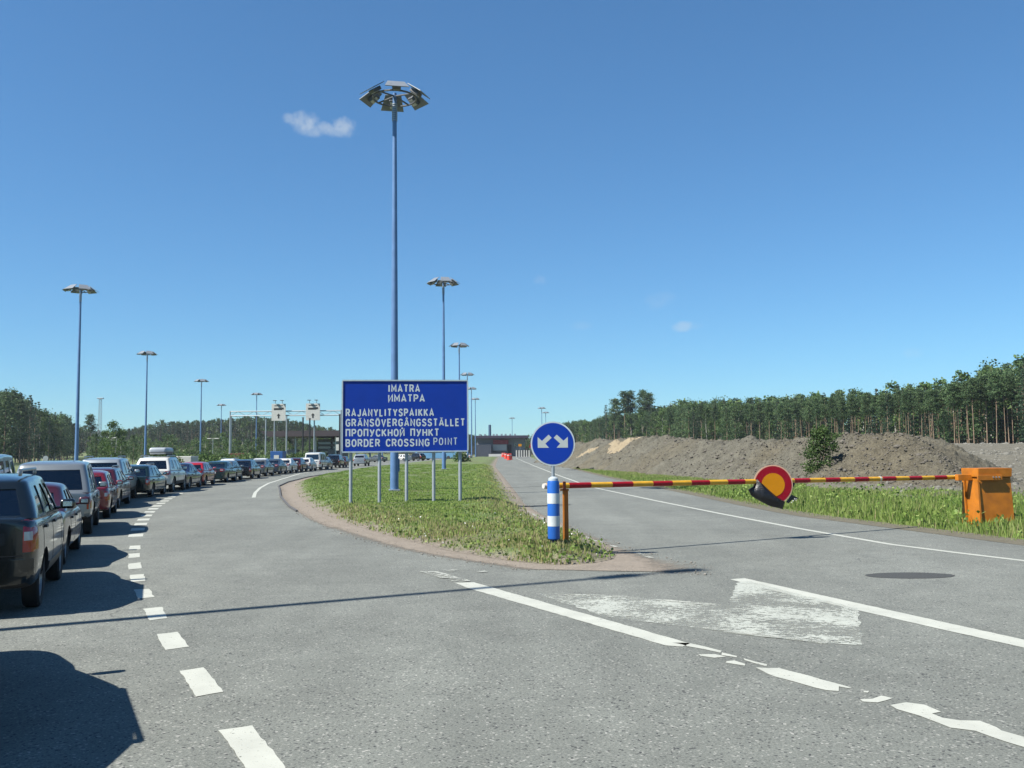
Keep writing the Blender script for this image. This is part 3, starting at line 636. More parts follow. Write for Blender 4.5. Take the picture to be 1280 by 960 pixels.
# tall old pines standing above the wood
for n, (px, py, Y, h0) in enumerate([(757,505,360,0),(768,499,355,0),(780,490,350,0),(787,489,352,0),(803,488,348,0),(811,492,345,0),(771,497,362,0)]):
    p = AT(px, py, Y); x = p.x; z = float(hz(x, Y)); k = ['spruce', 'pine', 'pine', 'pine', 'pine', 'pine', 'spruce'][n]
    tree(k, x, Y, p.z-z, 'tall old %s standing high above the left end of the wood' % ('spruce' if k == 'spruce' else 'pine'), 'tall old %ss above the wood' % ('spruce' if k == 'spruce' else 'pine'), z, 1.3)
for px, py, k in [(855,499,'spruce'),(1138,478,'spruce'),(1209,463,'spruce'),(1261,453,'spruce'),(1240,451,'birch'),(1276,456,'spruce'),(905,497,'spruce'),(940,496,'spruce'),(985,493,'spruce'),(1030,489,'spruce'),(1062,487,'spruce'),(1095,484,'spruce'),(1122,478,'spruce'),(1152,476,'spruce'),(1170,480,'spruce'),(1192,468,'spruce'),(1222,464,'spruce'),(1230,460,'spruce')]:
    Y = 215 if px > 1100 else 330 if px < 900 else 260; p = AT(px, py, Y); z = float(hz(p.x, Y)); tree(k, p.x, Y, p.z-z, 'spruce tip standing above the crown line of the pine wood' if k == 'spruce' else 'broad pale green birch crown topping the wood at the right edge', 'spruce tips above the pine wood' if k == 'spruce' else None, z, 1.2)
# left near wood
tx = [-60,0,20,40,60,80,100,118]; ty_ = [482,487,490,500,514,517,525,532]
for row in range(4):
    for i in range(26):
        t = (i+random.random())/26; x = -96+(-168+96)*t-row*3.5+random.uniform(-1, 1); y = 150+(355-150)*t+row*2+random.uniform(-1, 1)
        v = Vector((x, y, 0)); px = 640+FPX*v.dot(cr)/v.dot(cf); h = AT(px, np.interp(px, tx, ty_), y).z-float(hz(x, y))
        k = random.choice(['lowpine', 'lowpine', 'pine', 'spruce', 'spruce', 'birch'])
        tree(k, x, y, h*random.uniform(.80, 1.0)*(1.09 if k == 'spruce' else 1), {'lowpine': 'dark bushy pine at the edge of the left wood', 'pine': 'dark slim pine with a visible trunk in the left wood', 'spruce': 'dark spruce in the left wood', 'birch': 'green birch mixed into the left wood'}[k], {'lowpine': 'bushy pines of the left wood', 'pine': 'slim pines of the left wood', 'spruce': 'spruces of the left wood', 'birch': 'birches of the left wood'}[k])
for i, (px, Y, h, k) in enumerate([(112,300,15,'pine'),(140,150,7.2,'birch'),(131,160,6.2,'birch'),(152,170,6.5,'birch'),(166,190,6,'lowpine'),(120,175,6,'lowpine')]):
    p = AT(px, 566, Y); tree(k, p.x, Y, h, ['lone thin pine at the right end of the left wood', 'round light green birch below the lattice mast', 'small birch left of the round light green one', 'small birch right of the round light green one', 'low young pine right of the birches behind the queue', 'low young pine left of the birches behind the queue'][i], None, None, 1.2)
spots = []
tx2 = [60,100,140,160,200,240,270,300,335,360,400,430,520,600,640,700]; ty2 = [534,536,541,538,530,529,527,525,524,527,535,540,546,545,549,540]
for i in range(2000):
    px = random.uniform(40, 735) if i > 200 else random.uniform(90, 435); Y = random.uniform(430, 560); p = AT(px, 560, Y); x = p.x
    h = AT(px, np.interp(px, tx2, ty2), Y).z-float(hz(x, Y)); spots.append((random.choice(['spruce', 'spruce', 'spruce', 'spruce', 'pine', 'birch']), x, Y, max(3.5, h*random.uniform(.86, 1.12))))
wood('forest', spots, 'far spruce wood covering the low hill behind the border station')
spots = []
for i in range(260):
    px = random.uniform(110, 430); Y = random.uniform(215, 380); p = AT(px, 560, Y); spots.append((random.choice(['birch', 'birch', 'lowpine']), p.x, Y, random.uniform(3.5, 7.5)))
wood('thicket', spots, 'mixed green thicket in front of the far wooded hill')

# ------------------------------------------------------------------ bushes and grass
def bush(name, x, y, z, r, h, n, label, cat='bush', group=None, size=.07, m=BIRC, stems=5):
    t = empty(name, (x, y, z)); P, v = crown_birch(h, h*.05, r, max(10, n//40), 40); V, F = leaves_faces(P, size); me = npmesh('foliage', V, F); face_attr(me, 'v', v); link('foliage', me, m, t)
    mb = MB()
    for k in range(stems):
        a = random.uniform(0, 6.28); mb.tube((0, 0, -.05), (r*.5*math.cos(a), r*.5*math.sin(a), h*.8), .025, .008, 5)
    mb.build('stem', BARK, t); return tag(t, label, cat, group)
g = G(1028, 607); bush('sapling', g[0], g[1], 0, .80, 2.85, 4200, 'dense dark green sapling in front of the grey bank, taller left stem', 'sapling', size=.10)
g = G(1052, 604); bush('sapling', g[0], g[1]+.3, 0, .72, 2.6, 2000, 'thinner sapling with airy twigs just right of the dense one', 'sapling', size=.09)
g = G(594, 575); bush('bush', g[0], 150, .2, 1.4, 1.3, 1500, 'round green bush at the far end of the grass island', size=.22)
hb = [(x, 93+random.uniform(-6, 25)) for x in range(196, 432, 12)]
for i, (px, Y) in enumerate(hb):
    Y = 95+(px-196)*.28; X_ = min(AT(px, 566, Y).x, float(car_line(Y))-11); 
    bush('roadside_bush', X_, Y, -.1, random.uniform(1.3, 2.0), random.uniform(1.2, 1.9), 1300, 'low wild bush on the verge behind the queue of cars', 'bush', 'low bushes on the verge behind the queue', size=.22)
def region_points(n, xl, xr, y0, y1, pw=1.0):
    y = y0*(y1/y0)**(rng.uniform(0, 1, n)**pw); L_ = xl(y); R_ = xr(y); x = L_+(R_-L_)*rng.uniform(0, 1, n); return x, y
islz = np.vectorize(isl_z)
n = 125000; x, y = region_points(n, isl_L, isl_R, tip+.03, 120)
dedge = np.minimum(np.minimum(x-isl_L(y), isl_R(y)-x), (y-tip)*.7); dry = np.clip(1.25-dedge/3.2, 0, 1)*ss(38, 25, y)+.8*ss(3.2, 0, isl_R(y)-x)*ss(20, 40, y)+.5*ss(26, 17, y)*ss(-2.5, .5, x)
patch = fbm(x, y, 12, 3, 1.1)
val = np.clip(rng.uniform(.15, .5, n)+np.clip(dry, 0, 1)*rng.uniform(.0, .75, n)+.12*patch, 0, 1); hg = (rng.uniform(.025, .06, n)+np.clip(dry, 0, 1)*rng.uniform(0, .15, n)**1.3*(patch > -.2))
p2 = fbm(x, y, 33, 4, 2.2); keep = rng.uniform(size=n) < np.clip(.02+(dedge-.12+.40*p2)*1.4, .03, 1)*(1-.55*(dry > .6)*(patch < -.1)); x, y, val, hg = x[keep], y[keep], val[keep], hg[keep]
wd = .007+.0008*y
tag(link('grass', blades('grass', np.stack([x, y, islz(x, y)-.005], 1), hg, val, wd), GRASSM), 'mown green grass with dry tufts covering the traffic island', 'grass', kind='stuff')
# broad-leaf weeds around the tip
n = 1300; x, y = region_points(n, isl_L, isl_R, tip+.05, 27); P = np.stack([x, y, islz(x, y)+rng.uniform(.01, .12, n)], 1); V, F = leaves_faces(P, .055, asp=1.3); me = npmesh('weeds', V, F); face_attr(me, 'v', np.clip(rng.uniform(.05, .6, n), 0, 1))
tag(link('weeds', me, GRASSM), 'broad-leaved weeds growing among the island grass', 'weeds', kind='stuff')
FLW = mat('flower_white', (.75,.75,.70), .6)
n = 110; x = rng.uniform(-4, 1.6, n); y = rng.uniform(15.6, 23, n); k = (x > isl_L(y)) & (x < isl_R(y)); x, y = x[k], y[k]; P = np.stack([x, y, islz(x, y)+rng.uniform(.06, .16, len(x))], 1); V, F = leaves_faces(P, .034); tag(link('wildflowers', npmesh('wildflowers', V, F), FLW), 'tiny white wildflowers dotted over the island tip', 'wildflowers', kind='stuff')
# right verge
berm_base = interp([(lambda g: (g[1], g[0]))(G(px, np.interp(px, bx_, by_))) for px in range(680, 1216, 8)] + [(20, 32), (30, 24), (35,19)] + [(10, 32), (-5, 30)])
n = 190000; x, y = region_points(n, right_edge, lambda yy: np.maximum(berm_base(yy)+.6, right_edge(yy)+1), 9, 140, .9)
de = x-right_edge(y); tall = ss(.5, 2.2, de)*ss(60, 24, y); patch = fbm(x, y, 15, 3, .8)
hg = rng.uniform(.05, .13, n)*ss(-.1, .6, de)+tall*rng.uniform(.05, .36, n)*(.5+.5*np.clip(patch+.5, 0, 1.6))+.12*ss(30, 80, y)*ss(.5, 2, de)*rng.uniform(.3, 1, n)
val = np.clip(rng.uniform(.15, .6, n)+.14*patch+.35*ss(1.2, .0, de)*rng.uniform(0, 1, n)+.35*(rng.uniform(size=n) < .10)+.22*ss(35, 90, y)*ss(0, 3, de), 0, 1)
keep = rng.uniform(size=n) < .3+.7*ss(0, .8, de); x, y, val, hg = x[keep], y[keep], val[keep], hg[keep]
tag(link('grass', blades('grass', np.stack([x, y, hz(x, y)+.02], 1), hg+.04, val, .007+.0010*y), GRASSM), 'tall green roadside grass between the right carriageway and the earth bank', 'grass', kind='stuff')
n = 16000; x, y = region_points(n, lambda yy: right_edge(yy)+.8, lambda yy: np.maximum(berm_base(yy)+.3, right_edge(yy)+1.5), 14, 50); patch = fbm(x, y, 17, 3, 1.3); k = patch > -.1; x, y, patch = x[k], y[k], patch[k]
P = np.stack([x, y, -.05+rng.uniform(.03, .55, len(x))*np.clip(.4+patch*.6, .2, 1)], 1); V, F = leaves_faces(P, .09, asp=1.2); me = npmesh('weeds', V, F); face_attr(me, 'v', np.clip(rng.uniform(.0, .62, len(x)), 0, 1)); tag(link('weeds', me, GRASSM), 'leafy weeds and nettles on the right verge around the barrier housing', 'weeds', kind='stuff')
# soil bank between verge grass and asphalt
tag(strip('road_shoulder', np.concatenate([np.arange(-30, 60, 2.), np.arange(60, 200, 8)]), lambda y: right_edge(y)-.12, lambda y: right_edge(y)+.75, soil('verge_soil', (.10,.09,.065), (.24,.22,.16), 3, .5), .005, 3), kind='structure')

# ------------------------------------------------------------------ masts
def make_mast():
    t = empty('light_mast')
    H_ = 17.1
    MB().tube((0,0,-.2), (0,0,H_+.35), .185, .085, 20).build('pole', MASTB, t, 40)
    MB().box((0,0,.03), (.46,.46,.08), bev=.01).build('base_plate', GALV, t)
    MB().box((.19,0,1.1), (.06,.14,.55), bev=.01).build('hatch', MASTB, t)
    mb = MB()
    for i in range(9): mb.tube((0,0,H_-.9+.09*i), (0,0,H_-.86+.09*i), .125, .125, 14)
    mb.build('collar', GALV, t, 40)
    mb = MB(); n = 24; R = .95
    for i in range(n):
        a0, a1 = 2*math.pi*i/n, 2*math.pi*(i+1)/n; mb.tube((R*math.cos(a0), R*math.sin(a0), H_+.12), (R*math.cos(a1), R*math.sin(a1), H_+.12), .045, .045, 6)
    for i in range(4):
        a = math.pi/4+i*math.pi/2; mb.tube((0, 0, H_+.22), (R*math.cos(a), R*math.sin(a), H_+.12), .04, .04, 6)
    mb.build('ring', LUM, t)
    for i in range(6):
        a = 2*math.pi*(i+.5)/6; ro = Matrix.Rotation(a, 4, 'Z')
        mb = MB(); P = [Vector(p) for p in [(.80,-.36,H_+.58),(.80,.36,H_+.58),(1.48,.52,H_+.10),(1.48,-.52,H_+.10)]]
        nn = (P[1]-P[0]).cross(P[2]-P[1]).normalized(); mb.prism([ro@p for p in P], ro.to_3x3()@(nn*.03)); sh = mb.build('reflector', MASTG, t)
        mb = MB(); rt = (ro.to_3x3()@Matrix.Rotation(math.radians(34), 3, 'Y')); mb.box(ro@Vector((1.02,0,H_+.24)), (.46,.36,.16), rt, .02)
        mb.tube(ro@Vector((.93,0,H_+.12)), ro@Vector((1.0,0,H_+.2)), .03, .03, 6); lm = mb.build('luminaire', LUM, t)
        MB().box(ro@Vector((.975,0,H_+.155)), (.34,.28,.02), rt).build('lens', LENS, lm)
    return t
mast0 = make_mast(); used = False
MSTS = [(G(493,621)[0], G(493,621)[1], 'tallest nearest light mast rising behind the blue border sign'),
 (-6.3, 84.6, 'second light mast on the grass island, just right of the big one'),
 (-7.8, 135.8, 'third light mast on the island, its head above the right edge of the blue sign'),
 (-9.1, 187, 'fourth light mast on the island beside the right edge of the blue sign'),
 (-10.2, 230.2, 'fifth light mast on the island, in the bunch right of the blue sign'),
 (-11.1, 276.4, 'sixth and farthest light mast of the island row'),
 (-40, 84.6, 'light mast behind the queue nearest the left frame edge'),
 (-55.6, 139.6, 'light mast rising behind the white SUV with the roof box'),
 (-65.4, 193.2, 'third light mast of the left row, before the wooded hill'),
 (-92, 290.8, 'small far light mast left of the gantry'),
 (-66.3, 238.4, 'light mast standing between the gantry post and its left sign'),
 (10.6, 330.8, 'left one of the pair of far masts above the round arrow sign'),
 (13.5, 372, 'right one of the pair of far masts above the round arrow sign'),
 (-.1, 431, 'lone far mast above the terminal building'), (-37, 262, 'far light mast behind the station canopy, seen between gantry signs')]
for i, (x, y, lb) in enumerate(MSTS):
    o = mast0 if i == 0 else copy_tree(mast0); z = isl_z(x, y) if isl_L(y) < x < isl_R(y) else float(min(hz(x, y), 0)); o.location = (x, y, z-.0); o.rotation_euler = (0, 0, random.uniform(0, .8) if i else .2)
    tag(o, lb, 'light mast', 'high light masts')

# ------------------------------------------------------------------ stroke lettering
GL = {'I': (.12, [[(.06,0),(.06,1)]]), 'M': (.72, [[(0,0),(0,1),(.36,.28),(.72,1),(.72,0)]]), 'A': (.66, [[(0,0),(.33,1),(.66,0)], [(.11,.28),(.55,.28)]]), 'T': (.58, [[(0,1),(.58,1)], [(.29,.98),(.29,0)]]),
 'R': (.58, [[(0,0),(0,1),(.35,1),(.50,.93),(.56,.75),(.50,.57),(.35,.5),(0,.5)], [(.3,.5),(.58,0)]]), 'И': (.58, [[(0,1),(0,0),(.58,1),(.58,0)]]), 'П': (.56, [[(0,0),(0,1),(.56,1),(.56,0)]]),
 'P': (.56, [[(0,0),(0,1),(.36,1),(.50,.93),(.56,.74),(.50,.55),(.36,.47),(0,.47)]]), 'J': (.44, [[(.44,1),(.44,.22),(.36,.05),(.22,0),(.08,.05),(0,.2)]]), 'N': (.58, [[(0,0),(0,1),(.58,0),(.58,1)]]),
 'Y': (.62, [[(0,1),(.31,.44),(.62,1)], [(.31,.46),(.31,0)]]), 'L': (.46, [[(0,1),(0,0),(.46,0)]]), 'S': (.55, [[(.53,.8),(.46,.95),(.28,1),(.11,.96),(.02,.8),(.06,.62),(.27,.52),(.48,.42),(.55,.24),(.46,.06),(.27,0),(.09,.05),(0,.2)]]),
 'K': (.58, [[(0,0),(0,1)], [(.56,1),(.02,.42)], [(.18,.56),(.58,0)]]), 'G': (.58, [[(.56,.78),(.48,.94),(.29,1),(.1,.92),(0,.7),(0,.3),(.1,.08),(.29,0),(.48,.06),(.57,.22),(.57,.46),(.32,.46)]]),
 'V': (.62, [[(0,1),(.31,0),(.62,1)]]), 'E': (.48, [[(.48,1),(0,1),(0,0),(.48,0)], [(.02,.52),(.42,.52)]]), 'O': (.58, [[(.29,1),(.1,.92),(0,.7),(0,.3),(.1,.08),(.29,0),(.48,.08),(.58,.3),(.58,.7),(.48,.92),(.29,1)]]),
 'У': (.62, [[(0,1),(.31,.36)], [(.62,1),(.3,.2),(.2,.03),(.05,0)]]), 'C': (.56, [[(.55,.76),(.47,.94),(.29,1),(.1,.92),(0,.7),(0,.3),(.1,.08),(.29,0),(.47,.06),(.55,.24)]]), 'H': (.58, [[(0,0),(0,1)], [(.58,0),(.58,1)], [(.02,.5),(.56,.5)]]),
 'D': (.56, [[(0,0),(0,1),(.3,1),(.48,.9),(.56,.7),(.56,.3),(.48,.1),(.3,0),(0,0)]]), 'B': (.56, [[(0,0),(0,1),(.33,1),(.48,.92),(.52,.76),(.46,.59),(.33,.53),(0,.53)], [(.33,.53),(.5,.44),(.56,.26),(.5,.08),(.33,0),(0,0)]]), ' ': (.35, [])}
for k, base, ex in (('Ä', 'A', [[(.2,1.13),(.2,1.22)], [(.46,1.13),(.46,1.22)]]), ('Ö', 'O', [[(.17,1.13),(.17,1.22)], [(.41,1.13),(.41,1.22)]]), ('Å', 'A', [[(.33,1.05),(.25,1.13),(.33,1.22),(.41,1.13),(.33,1.05)]]), ('Й', 'И', [[(.17,1.22),(.29,1.13),(.41,1.22)]])):
    GL[k] = (GL[base][0], GL[base][1]+ex)
for a, b_ in (('А','A'),('Р','P'),('О','O'),('С','C'),('К','K'),('Н','H'),('Т','T'),('М','M')): GL[a] = GL[b_]
def ribbon(mb, pts, hw, y, thick=.003):
    P = [Vector(p) for p in pts]; closed = (P[0]-P[-1]).length < 1e-6; 
    if closed: P = P[:-1]
    n = len(P); Ls, Rs = [], []
    for i in range(n):
        if closed: a, c = P[i-1], P[(i+1)%n]
        else: a, c = P[max(i-1, 0)], P[min(i+1, n-1)]
        d1 = (P[i]-a).normalized() if (P[i]-a).length > 1e-9 else None; d2 = (c-P[i]).normalized() if (c-P[i]).length > 1e-9 else None
        d1 = d1 or d2; d2 = d2 or d1; n1, n2_ = Vector((-d1.y, d1.x)), Vector((-d2.y, d2.x)); m_ = (n1+n2_); m_ = m_.normalized() if m_.length > 1e-6 else n1; k = min(2.2, 1/max(.3, m_.dot(n1)))
        e = Vector((0, 0))
        if not closed and i == 0: e = -d2*hw*.0
        Ls.append(P[i]+m_*hw*k+e); Rs.append(P[i]-m_*hw*k+e)
    for i in range(n if closed else n-1):
        j = (i+1)%n; mb.poly([(q.x, y, q.y) for q in (Ls[i], Rs[i], Rs[j], Ls[j])])
def text_line(mb, s_, x0, x1, z0, h, stroke, y):
    tot_ = sum(GL[c][0] for c in s_); gaps = len(s_)-1; wd_ = (x1-x0-stroke*h*0)/h
    sp = (wd_-tot_)/gaps; f = 1.0
    if sp < .37: f = (wd_-.37*gaps)/tot_; sp = .37
    if sp > .42 and 0: f = 1
    x = x0; kk = 0
    for c in s_:
        wd_c, st = GL[c]
        for q in st:
            kk += 1; ribbon(mb, [(x+p[0]*f*h, z0+(p[1]+stroke*.5)*h) for p in q], stroke*h/2, y-.0004*(kk%6))
        x += (wd_c*f+sp)*h

# ------------------------------------------------------------------ blue border sign
def big_sign():
    YS = 30.0; A = AT(428, 475.5, YS); B_ = AT(584.5, 475.5, YS+.5); lowp = AT(428, 563, YS).z
    t = empty('border_sign', (0, 0, 0)); t.location = A; ang = math.atan2(B_.y-A.y, B_.x-A.x); t.rotation_euler = (0, 0, ang)
    Wd = (B_.xy-A.xy).length; top = (A.z+B_.z)/2-A.z; Hh = A.z-lowp
    Hh = 415/753*Wd+.08
    u_ = Wd/753
    MB().box((Wd/2, .03, -Hh/2), (Wd-.03, .03, Hh-.03), bev=.006).build('panel', SIGNB, t)
    mb = MB()
    for c, d_ in (((Wd/2,.012,0),(Wd,.05,.045)),((Wd/2,.012,-Hh),(Wd,.05,.045)),((0,.012,-Hh/2),(.045,.05,Hh-.046)),((Wd,.012,-Hh/2),(.045,.05,Hh-.046))): mb.box(c, d_)
    mb.build('frame', mat('sign_frame', (.52,.62,.66), .4, .2), t)
    mb = MB(); f = lambda px: (px-85)*u_; g_ = lambda py: -(py-75)*Hh/418
    cap = 38.5*Hh/418
    rows = [('IMATRA', 361, 545, 145), ('ИМАТРА', 361, 574, 203), ('RAJANYLITYSPAIKKA', 109, 629, 287), ('GRÄNSÖVERGÅNGSSTÄLLET', 109, 817, 346), ('ПРОПУСКНОЙ ПУНКТ', 109, 660, 405), ('BORDER CROSSING', 109, 602, 464)]
    mb.b.free()
    for s_, a, c, z in rows:
        mb = MB(); text_line(mb, s_, f(a), f(c), g_(z), cap, .205, .0125); me = bpy.data.meshes.new('text_line'); mb.b.to_mesh(me); mb.b.free(); link('text_line', me, SIGNW, t)
    mb = MB(); text_line(mb, 'POINT', f(632), f(772), g_(457), cap, .155, .0125); me = bpy.data.meshes.new('text_line'); mb.b.to_mesh(me); mb.b.free(); tag(link('text_line', me, SIGNW2, t), 'thinner paler replacement word POINT')
    for (px, py) in ((437,638),(474,644),(508,643),(542,641),(575,634)):
        tgt = AT(px, 600, YS+.14+.5*(px-428)/156); loc = t.matrix_world
        xl = (Vector((tgt.x, tgt.y))-A.xy).length; wx, wy = A.x+xl*math.cos(ang), A.y+xl*math.sin(ang)
        gz = isl_z(wx, wy)-.03
        MB().tube((xl, .12, gz-A.z), (xl, .12, -.06), .057, .057, 14).build('post', POSTG, t, 40)
    mb = MB()
    for zf in (-.3, -Hh/2, -Hh+.3): mb.box((Wd/2, .062, zf), (Wd-.2, .028, .06))
    mb.build('rail', GALV, t)
    tag(t, 'wide blue border crossing sign with white lettering on five grey posts', 'sign')
big_sign()

# ------------------------------------------------------------------ round keep-either-side sign on its striped bollard
bp = G(692.5, 684, .2); BX, BY = bp; bz = isl_z(BX, BY)
def disc_pts(r, n=64): return [(r*math.cos(2*math.pi*i/n), r*math.sin(2*math.pi*i/n)) for i in range(n)]
def round_sign():
    t = empty('arrow_sign', (BX, BY, bz)); cz = AT(693, 554.5, BY).z-bz; r = 27/FPX*BY*1.02
    MB().prism([(x, 0, cz+z) for x, z in disc_pts(r)], (0, .012, 0)).build('rim', mat('rim_white', (.55,.62,.66), .4), t)
    MB().prism([(x, -.004, cz+z) for x, z in disc_pts(r*.935)], (0, .003, 0)).build('face', SIGNB, t)
    k = r/27.0   # metres per photo pixel
    for s_ in (-1, 1):
        # arrow pointing down and outwards, traced in pixels from the centre; zoom scale 6.4
        q = [(82,-65),(102,-42),(50,8),(80,38),(-0,42),(-2,-42),(25,-14)]
        q = [(135,-50),(65,18),(22,-0)]
        pts = [(-7,27),(-33,1+0),(-52,20)] 
        P = [(-.05*r-0, 0)]
        a = [( -18,-74),( 3,-51),( -48,-0),( -20,36),( -118,36),( -118,-50),( -84,-20)]
        a = [(-32,-70),(-8,-46),(-58,0),(-30,32),(-118,32),(-118,-52),(-84,-22)]
        MB().prism([(s_*-1*x/6.4*k*-1*-1, -.006, cz-y/6.4*k) for x, y in a] if s_ < 0 else [(-x/6.4*k, -.006, cz-y/6.4*k) for x, y in a], (0, .003, 0)).build('arrow', ARROW, t)
    MB().tube((0, .03, .06), (0, .03, cz+.1), .03, .03, 14).build('post', GALV, t, 40)
    mb = MB()
    for z in (cz-.2, cz+.06): mb.box((0, .022, z), (.14, .02, .04))
    mb.build('bracket', GALV, t)
    return tag(t, 'round blue sign with two white arrows pointing down left and down right', 'sign')
round_sign()
def bollard():
    t = empty('striped_bollard', (BX, BY, bz)); z0 = .06; z1 = AT(692, 600, BY).z-bz; r = .108; k = (z1-z0)
    m, tt, b = new_mat('bollard_bands'); tc = tt.nodes.new('ShaderNodeTexCoord'); sp = tt.nodes.new('ShaderNodeSeparateXYZ'); tt.links.new(tc.outputs['Object'], sp.inputs[0])
    pr = [(0, z0+.05), (r*.6, z0), (r*.97, z0+.03), (r, z0+.06), (r, z1-.05), (r*.9, z1-.015), (r*.5, z1), (0, z1+.0)]
    def seg(a, c, nm, mm, rr): MB().tube((0, 0, z0+k*a), (0, 0, z0+k*c), rr, rr, 28).build(nm, mm, t, 40)
    MB().lathe(pr, 28).build('sleeve', BBLUE, t, 40)
    for a, c in ((.235, .405), (.61, .78)): seg(a, c, 'white_band', mat('band_white', (.68,.74,.75), .35), r+.003)
    MB().lathe([(.115, -.03), (.115, .02), (.05, .06), (0, .06)], 20).build('foot', BLACKP, t, 40)
    MB().lathe([(.09, z1-.01), (.085, z1+.03), (.035, z1+.06), (0, z1+.06)], 20).build('cap', mat('cap_grey', (.5,.58,.64), .5), t, 40)
    return tag(t, 'blue and white striped round bollard at the tip of the grass island', 'bollard')
bollard()

# ------------------------------------------------------------------ barrier
BB = G(1236, 657, -.05)      # foot of the housing
YA, YB = BY+.28, BB[1]+.15
PA = AT(682, 607.5, YA); PB = AT(1197, 596.5, YB); bd = (PB-PA); blen = bd.length; bdn = bd.normalized()
def boom():
    t = empty('barrier_boom', PA); t.rotation_euler = bdn.to_track_quat('X', 'Z').to_euler()
    xb = [682,712,743,774,804,835,865,896,924,995,1013,1040,1069,1097,1125,1152,1180,1197]
    n = 25; w_ = blen/n; y_ = True
    # equal stripes; colour order starts yellow at the free end
    for i in range(n):
        x0, x1 = i*w_, (i+1)*w_; MB().tube((x0, 0, 0), (x1, 0, 0), .052, .052, 20).build('yellow_stripe' if i%2 == 0 else 'red_stripe', YEL if i%2 == 0 else RED, t, 40)
    MB().tube((-.05, 0, 0), (0, 0, 0), .045, .05, 20).build('end_cap', mat('cap_white', (.7,.66,.6), .5), t, 40)
    for x in (blen*.755, blen*.992): MB().tube((x-.02, 0, 0), (x+.02, 0, 0), .058, .058, 20).build('collar', SIGNW, t, 40)
    return tag(t, 'long red and yellow striped barrier boom closing the right carriageway', 'barrier boom')
boom()
def fork():
    px = AT(706, 600, YA+.02); x, y = px.x, px.y; z = isl_z(x, y); zt = AT(706, 604, y).z-.02
    t = empty('boom_rest', (x, y, z-.03)); hh = zt-z+.03; p = Vector((0, 0, 0))
    mb = MB()
    mb.box((-.028, 0, hh/2-.04), (.03, .085, hh-.08), bev=.004); mb.box((.024, .03, hh/2-.04), (.072, .02, hh-.08), bev=.004)
    mb.build('post', ORANGE, t)
    MB().box((-.01, 0, hh-.10), (.16, .09, .03), bev=.004).build('saddle', ORANGE, t)
    mb = MB()
    for s_ in (-1, 1): mb.box((-.01, s_*.075, hh-.03), (.05, .02, .16), bev=.004)
    mb.build('prong', mat('rest_red_brown', (.30,.06,.015), .6), t)
    return tag(t, 'slim orange angle-section rest carrying the free end of the boom', 'boom rest')
fork()
def housing():
    x, y = BB; t = empty('barrier_housing', (x, y, -.08)); t.rotation_euler = (0, 0, math.radians(9))
    W_, D_, Hh = .92, .62, AT(1236, 585, y).z+.08
    k = 1/FPX*y
    x0 = -22*k; x1 = 24*k; hw = (x1-x0)
    # tapered cabinet: front face leans, side towards the road narrower at the foot
    def shell(z0, z1, wa, wb, da, db, cx=0):
        b0 = [(cx-wa/2, -da/2, z0), (cx+wa/2, -da/2, z0), (cx+wa/2, da/2, z0), (cx-wa/2, da/2, z0)]; b1 = [(cx-wb/2, -db/2, z1), (cx+wb/2, -db/2, z1), (cx+wb/2, db/2, z1), (cx-wb/2, db/2, z1)]
        mb = MB(); v0 = [mb.b.verts.new(p) for p in b0]; v1 = [mb.b.verts.new(p) for p in b1]; mb.b.faces.new(v0); mb.b.faces.new(v1)
        for i in range(4): mb.b.faces.new((v0[i], v0[(i+1)%4], v1[(i+1)%4], v1[i]))
        bmesh.ops.bevel(mb.b, geom=list(mb.b.edges), offset=.01, segments=2, affect='EDGES'); return mb
    shell(0, Hh-.22, .93, .86, .66, .56, .02).build('cabinet', ORANGE, t, 35)
    shell(Hh-.215, Hh, .90, .92, .66, .68, .0).build('lid', ORANGE, t, 35)
    # side plates forming the leg shape on the face turned to the boom
    for yy, wa in ((-.27, .20), (.24, .16)):
        mb = MB(); P = [(-.50, yy-wa/2-.02, 0), (-.50, yy+wa/2, 0), (-.475, yy+wa/2-.03, Hh-.30), (-.475, yy-wa/2+.06, Hh-.30)]
        mb.prism(P, (.045, 0, 0)).build('side_plate', ORANGE, t)
    a = t.matrix_world
    zb = PB.z+.08
    MB().box((-.56, .02, zb), (.50, .13, .15), bev=.01).build('boom_arm', ORANGE, t)
    MB().box((-.18, -.36, zb-.0), (.66, .045, .13), bev=.006).build('arm_bracket', ORANGE, t)
    mb = MB()
    for xx in (-.1, -.02, .06): mb.tube((xx, -.385, zb+.01), (xx, -.40, zb+.01), .018, .018, 8)
    mb.build('bolt', GALV, t)
    return tag(t, 'orange steel barrier housing standing in the weeds at the right road edge', 'barrier housing')
housing()
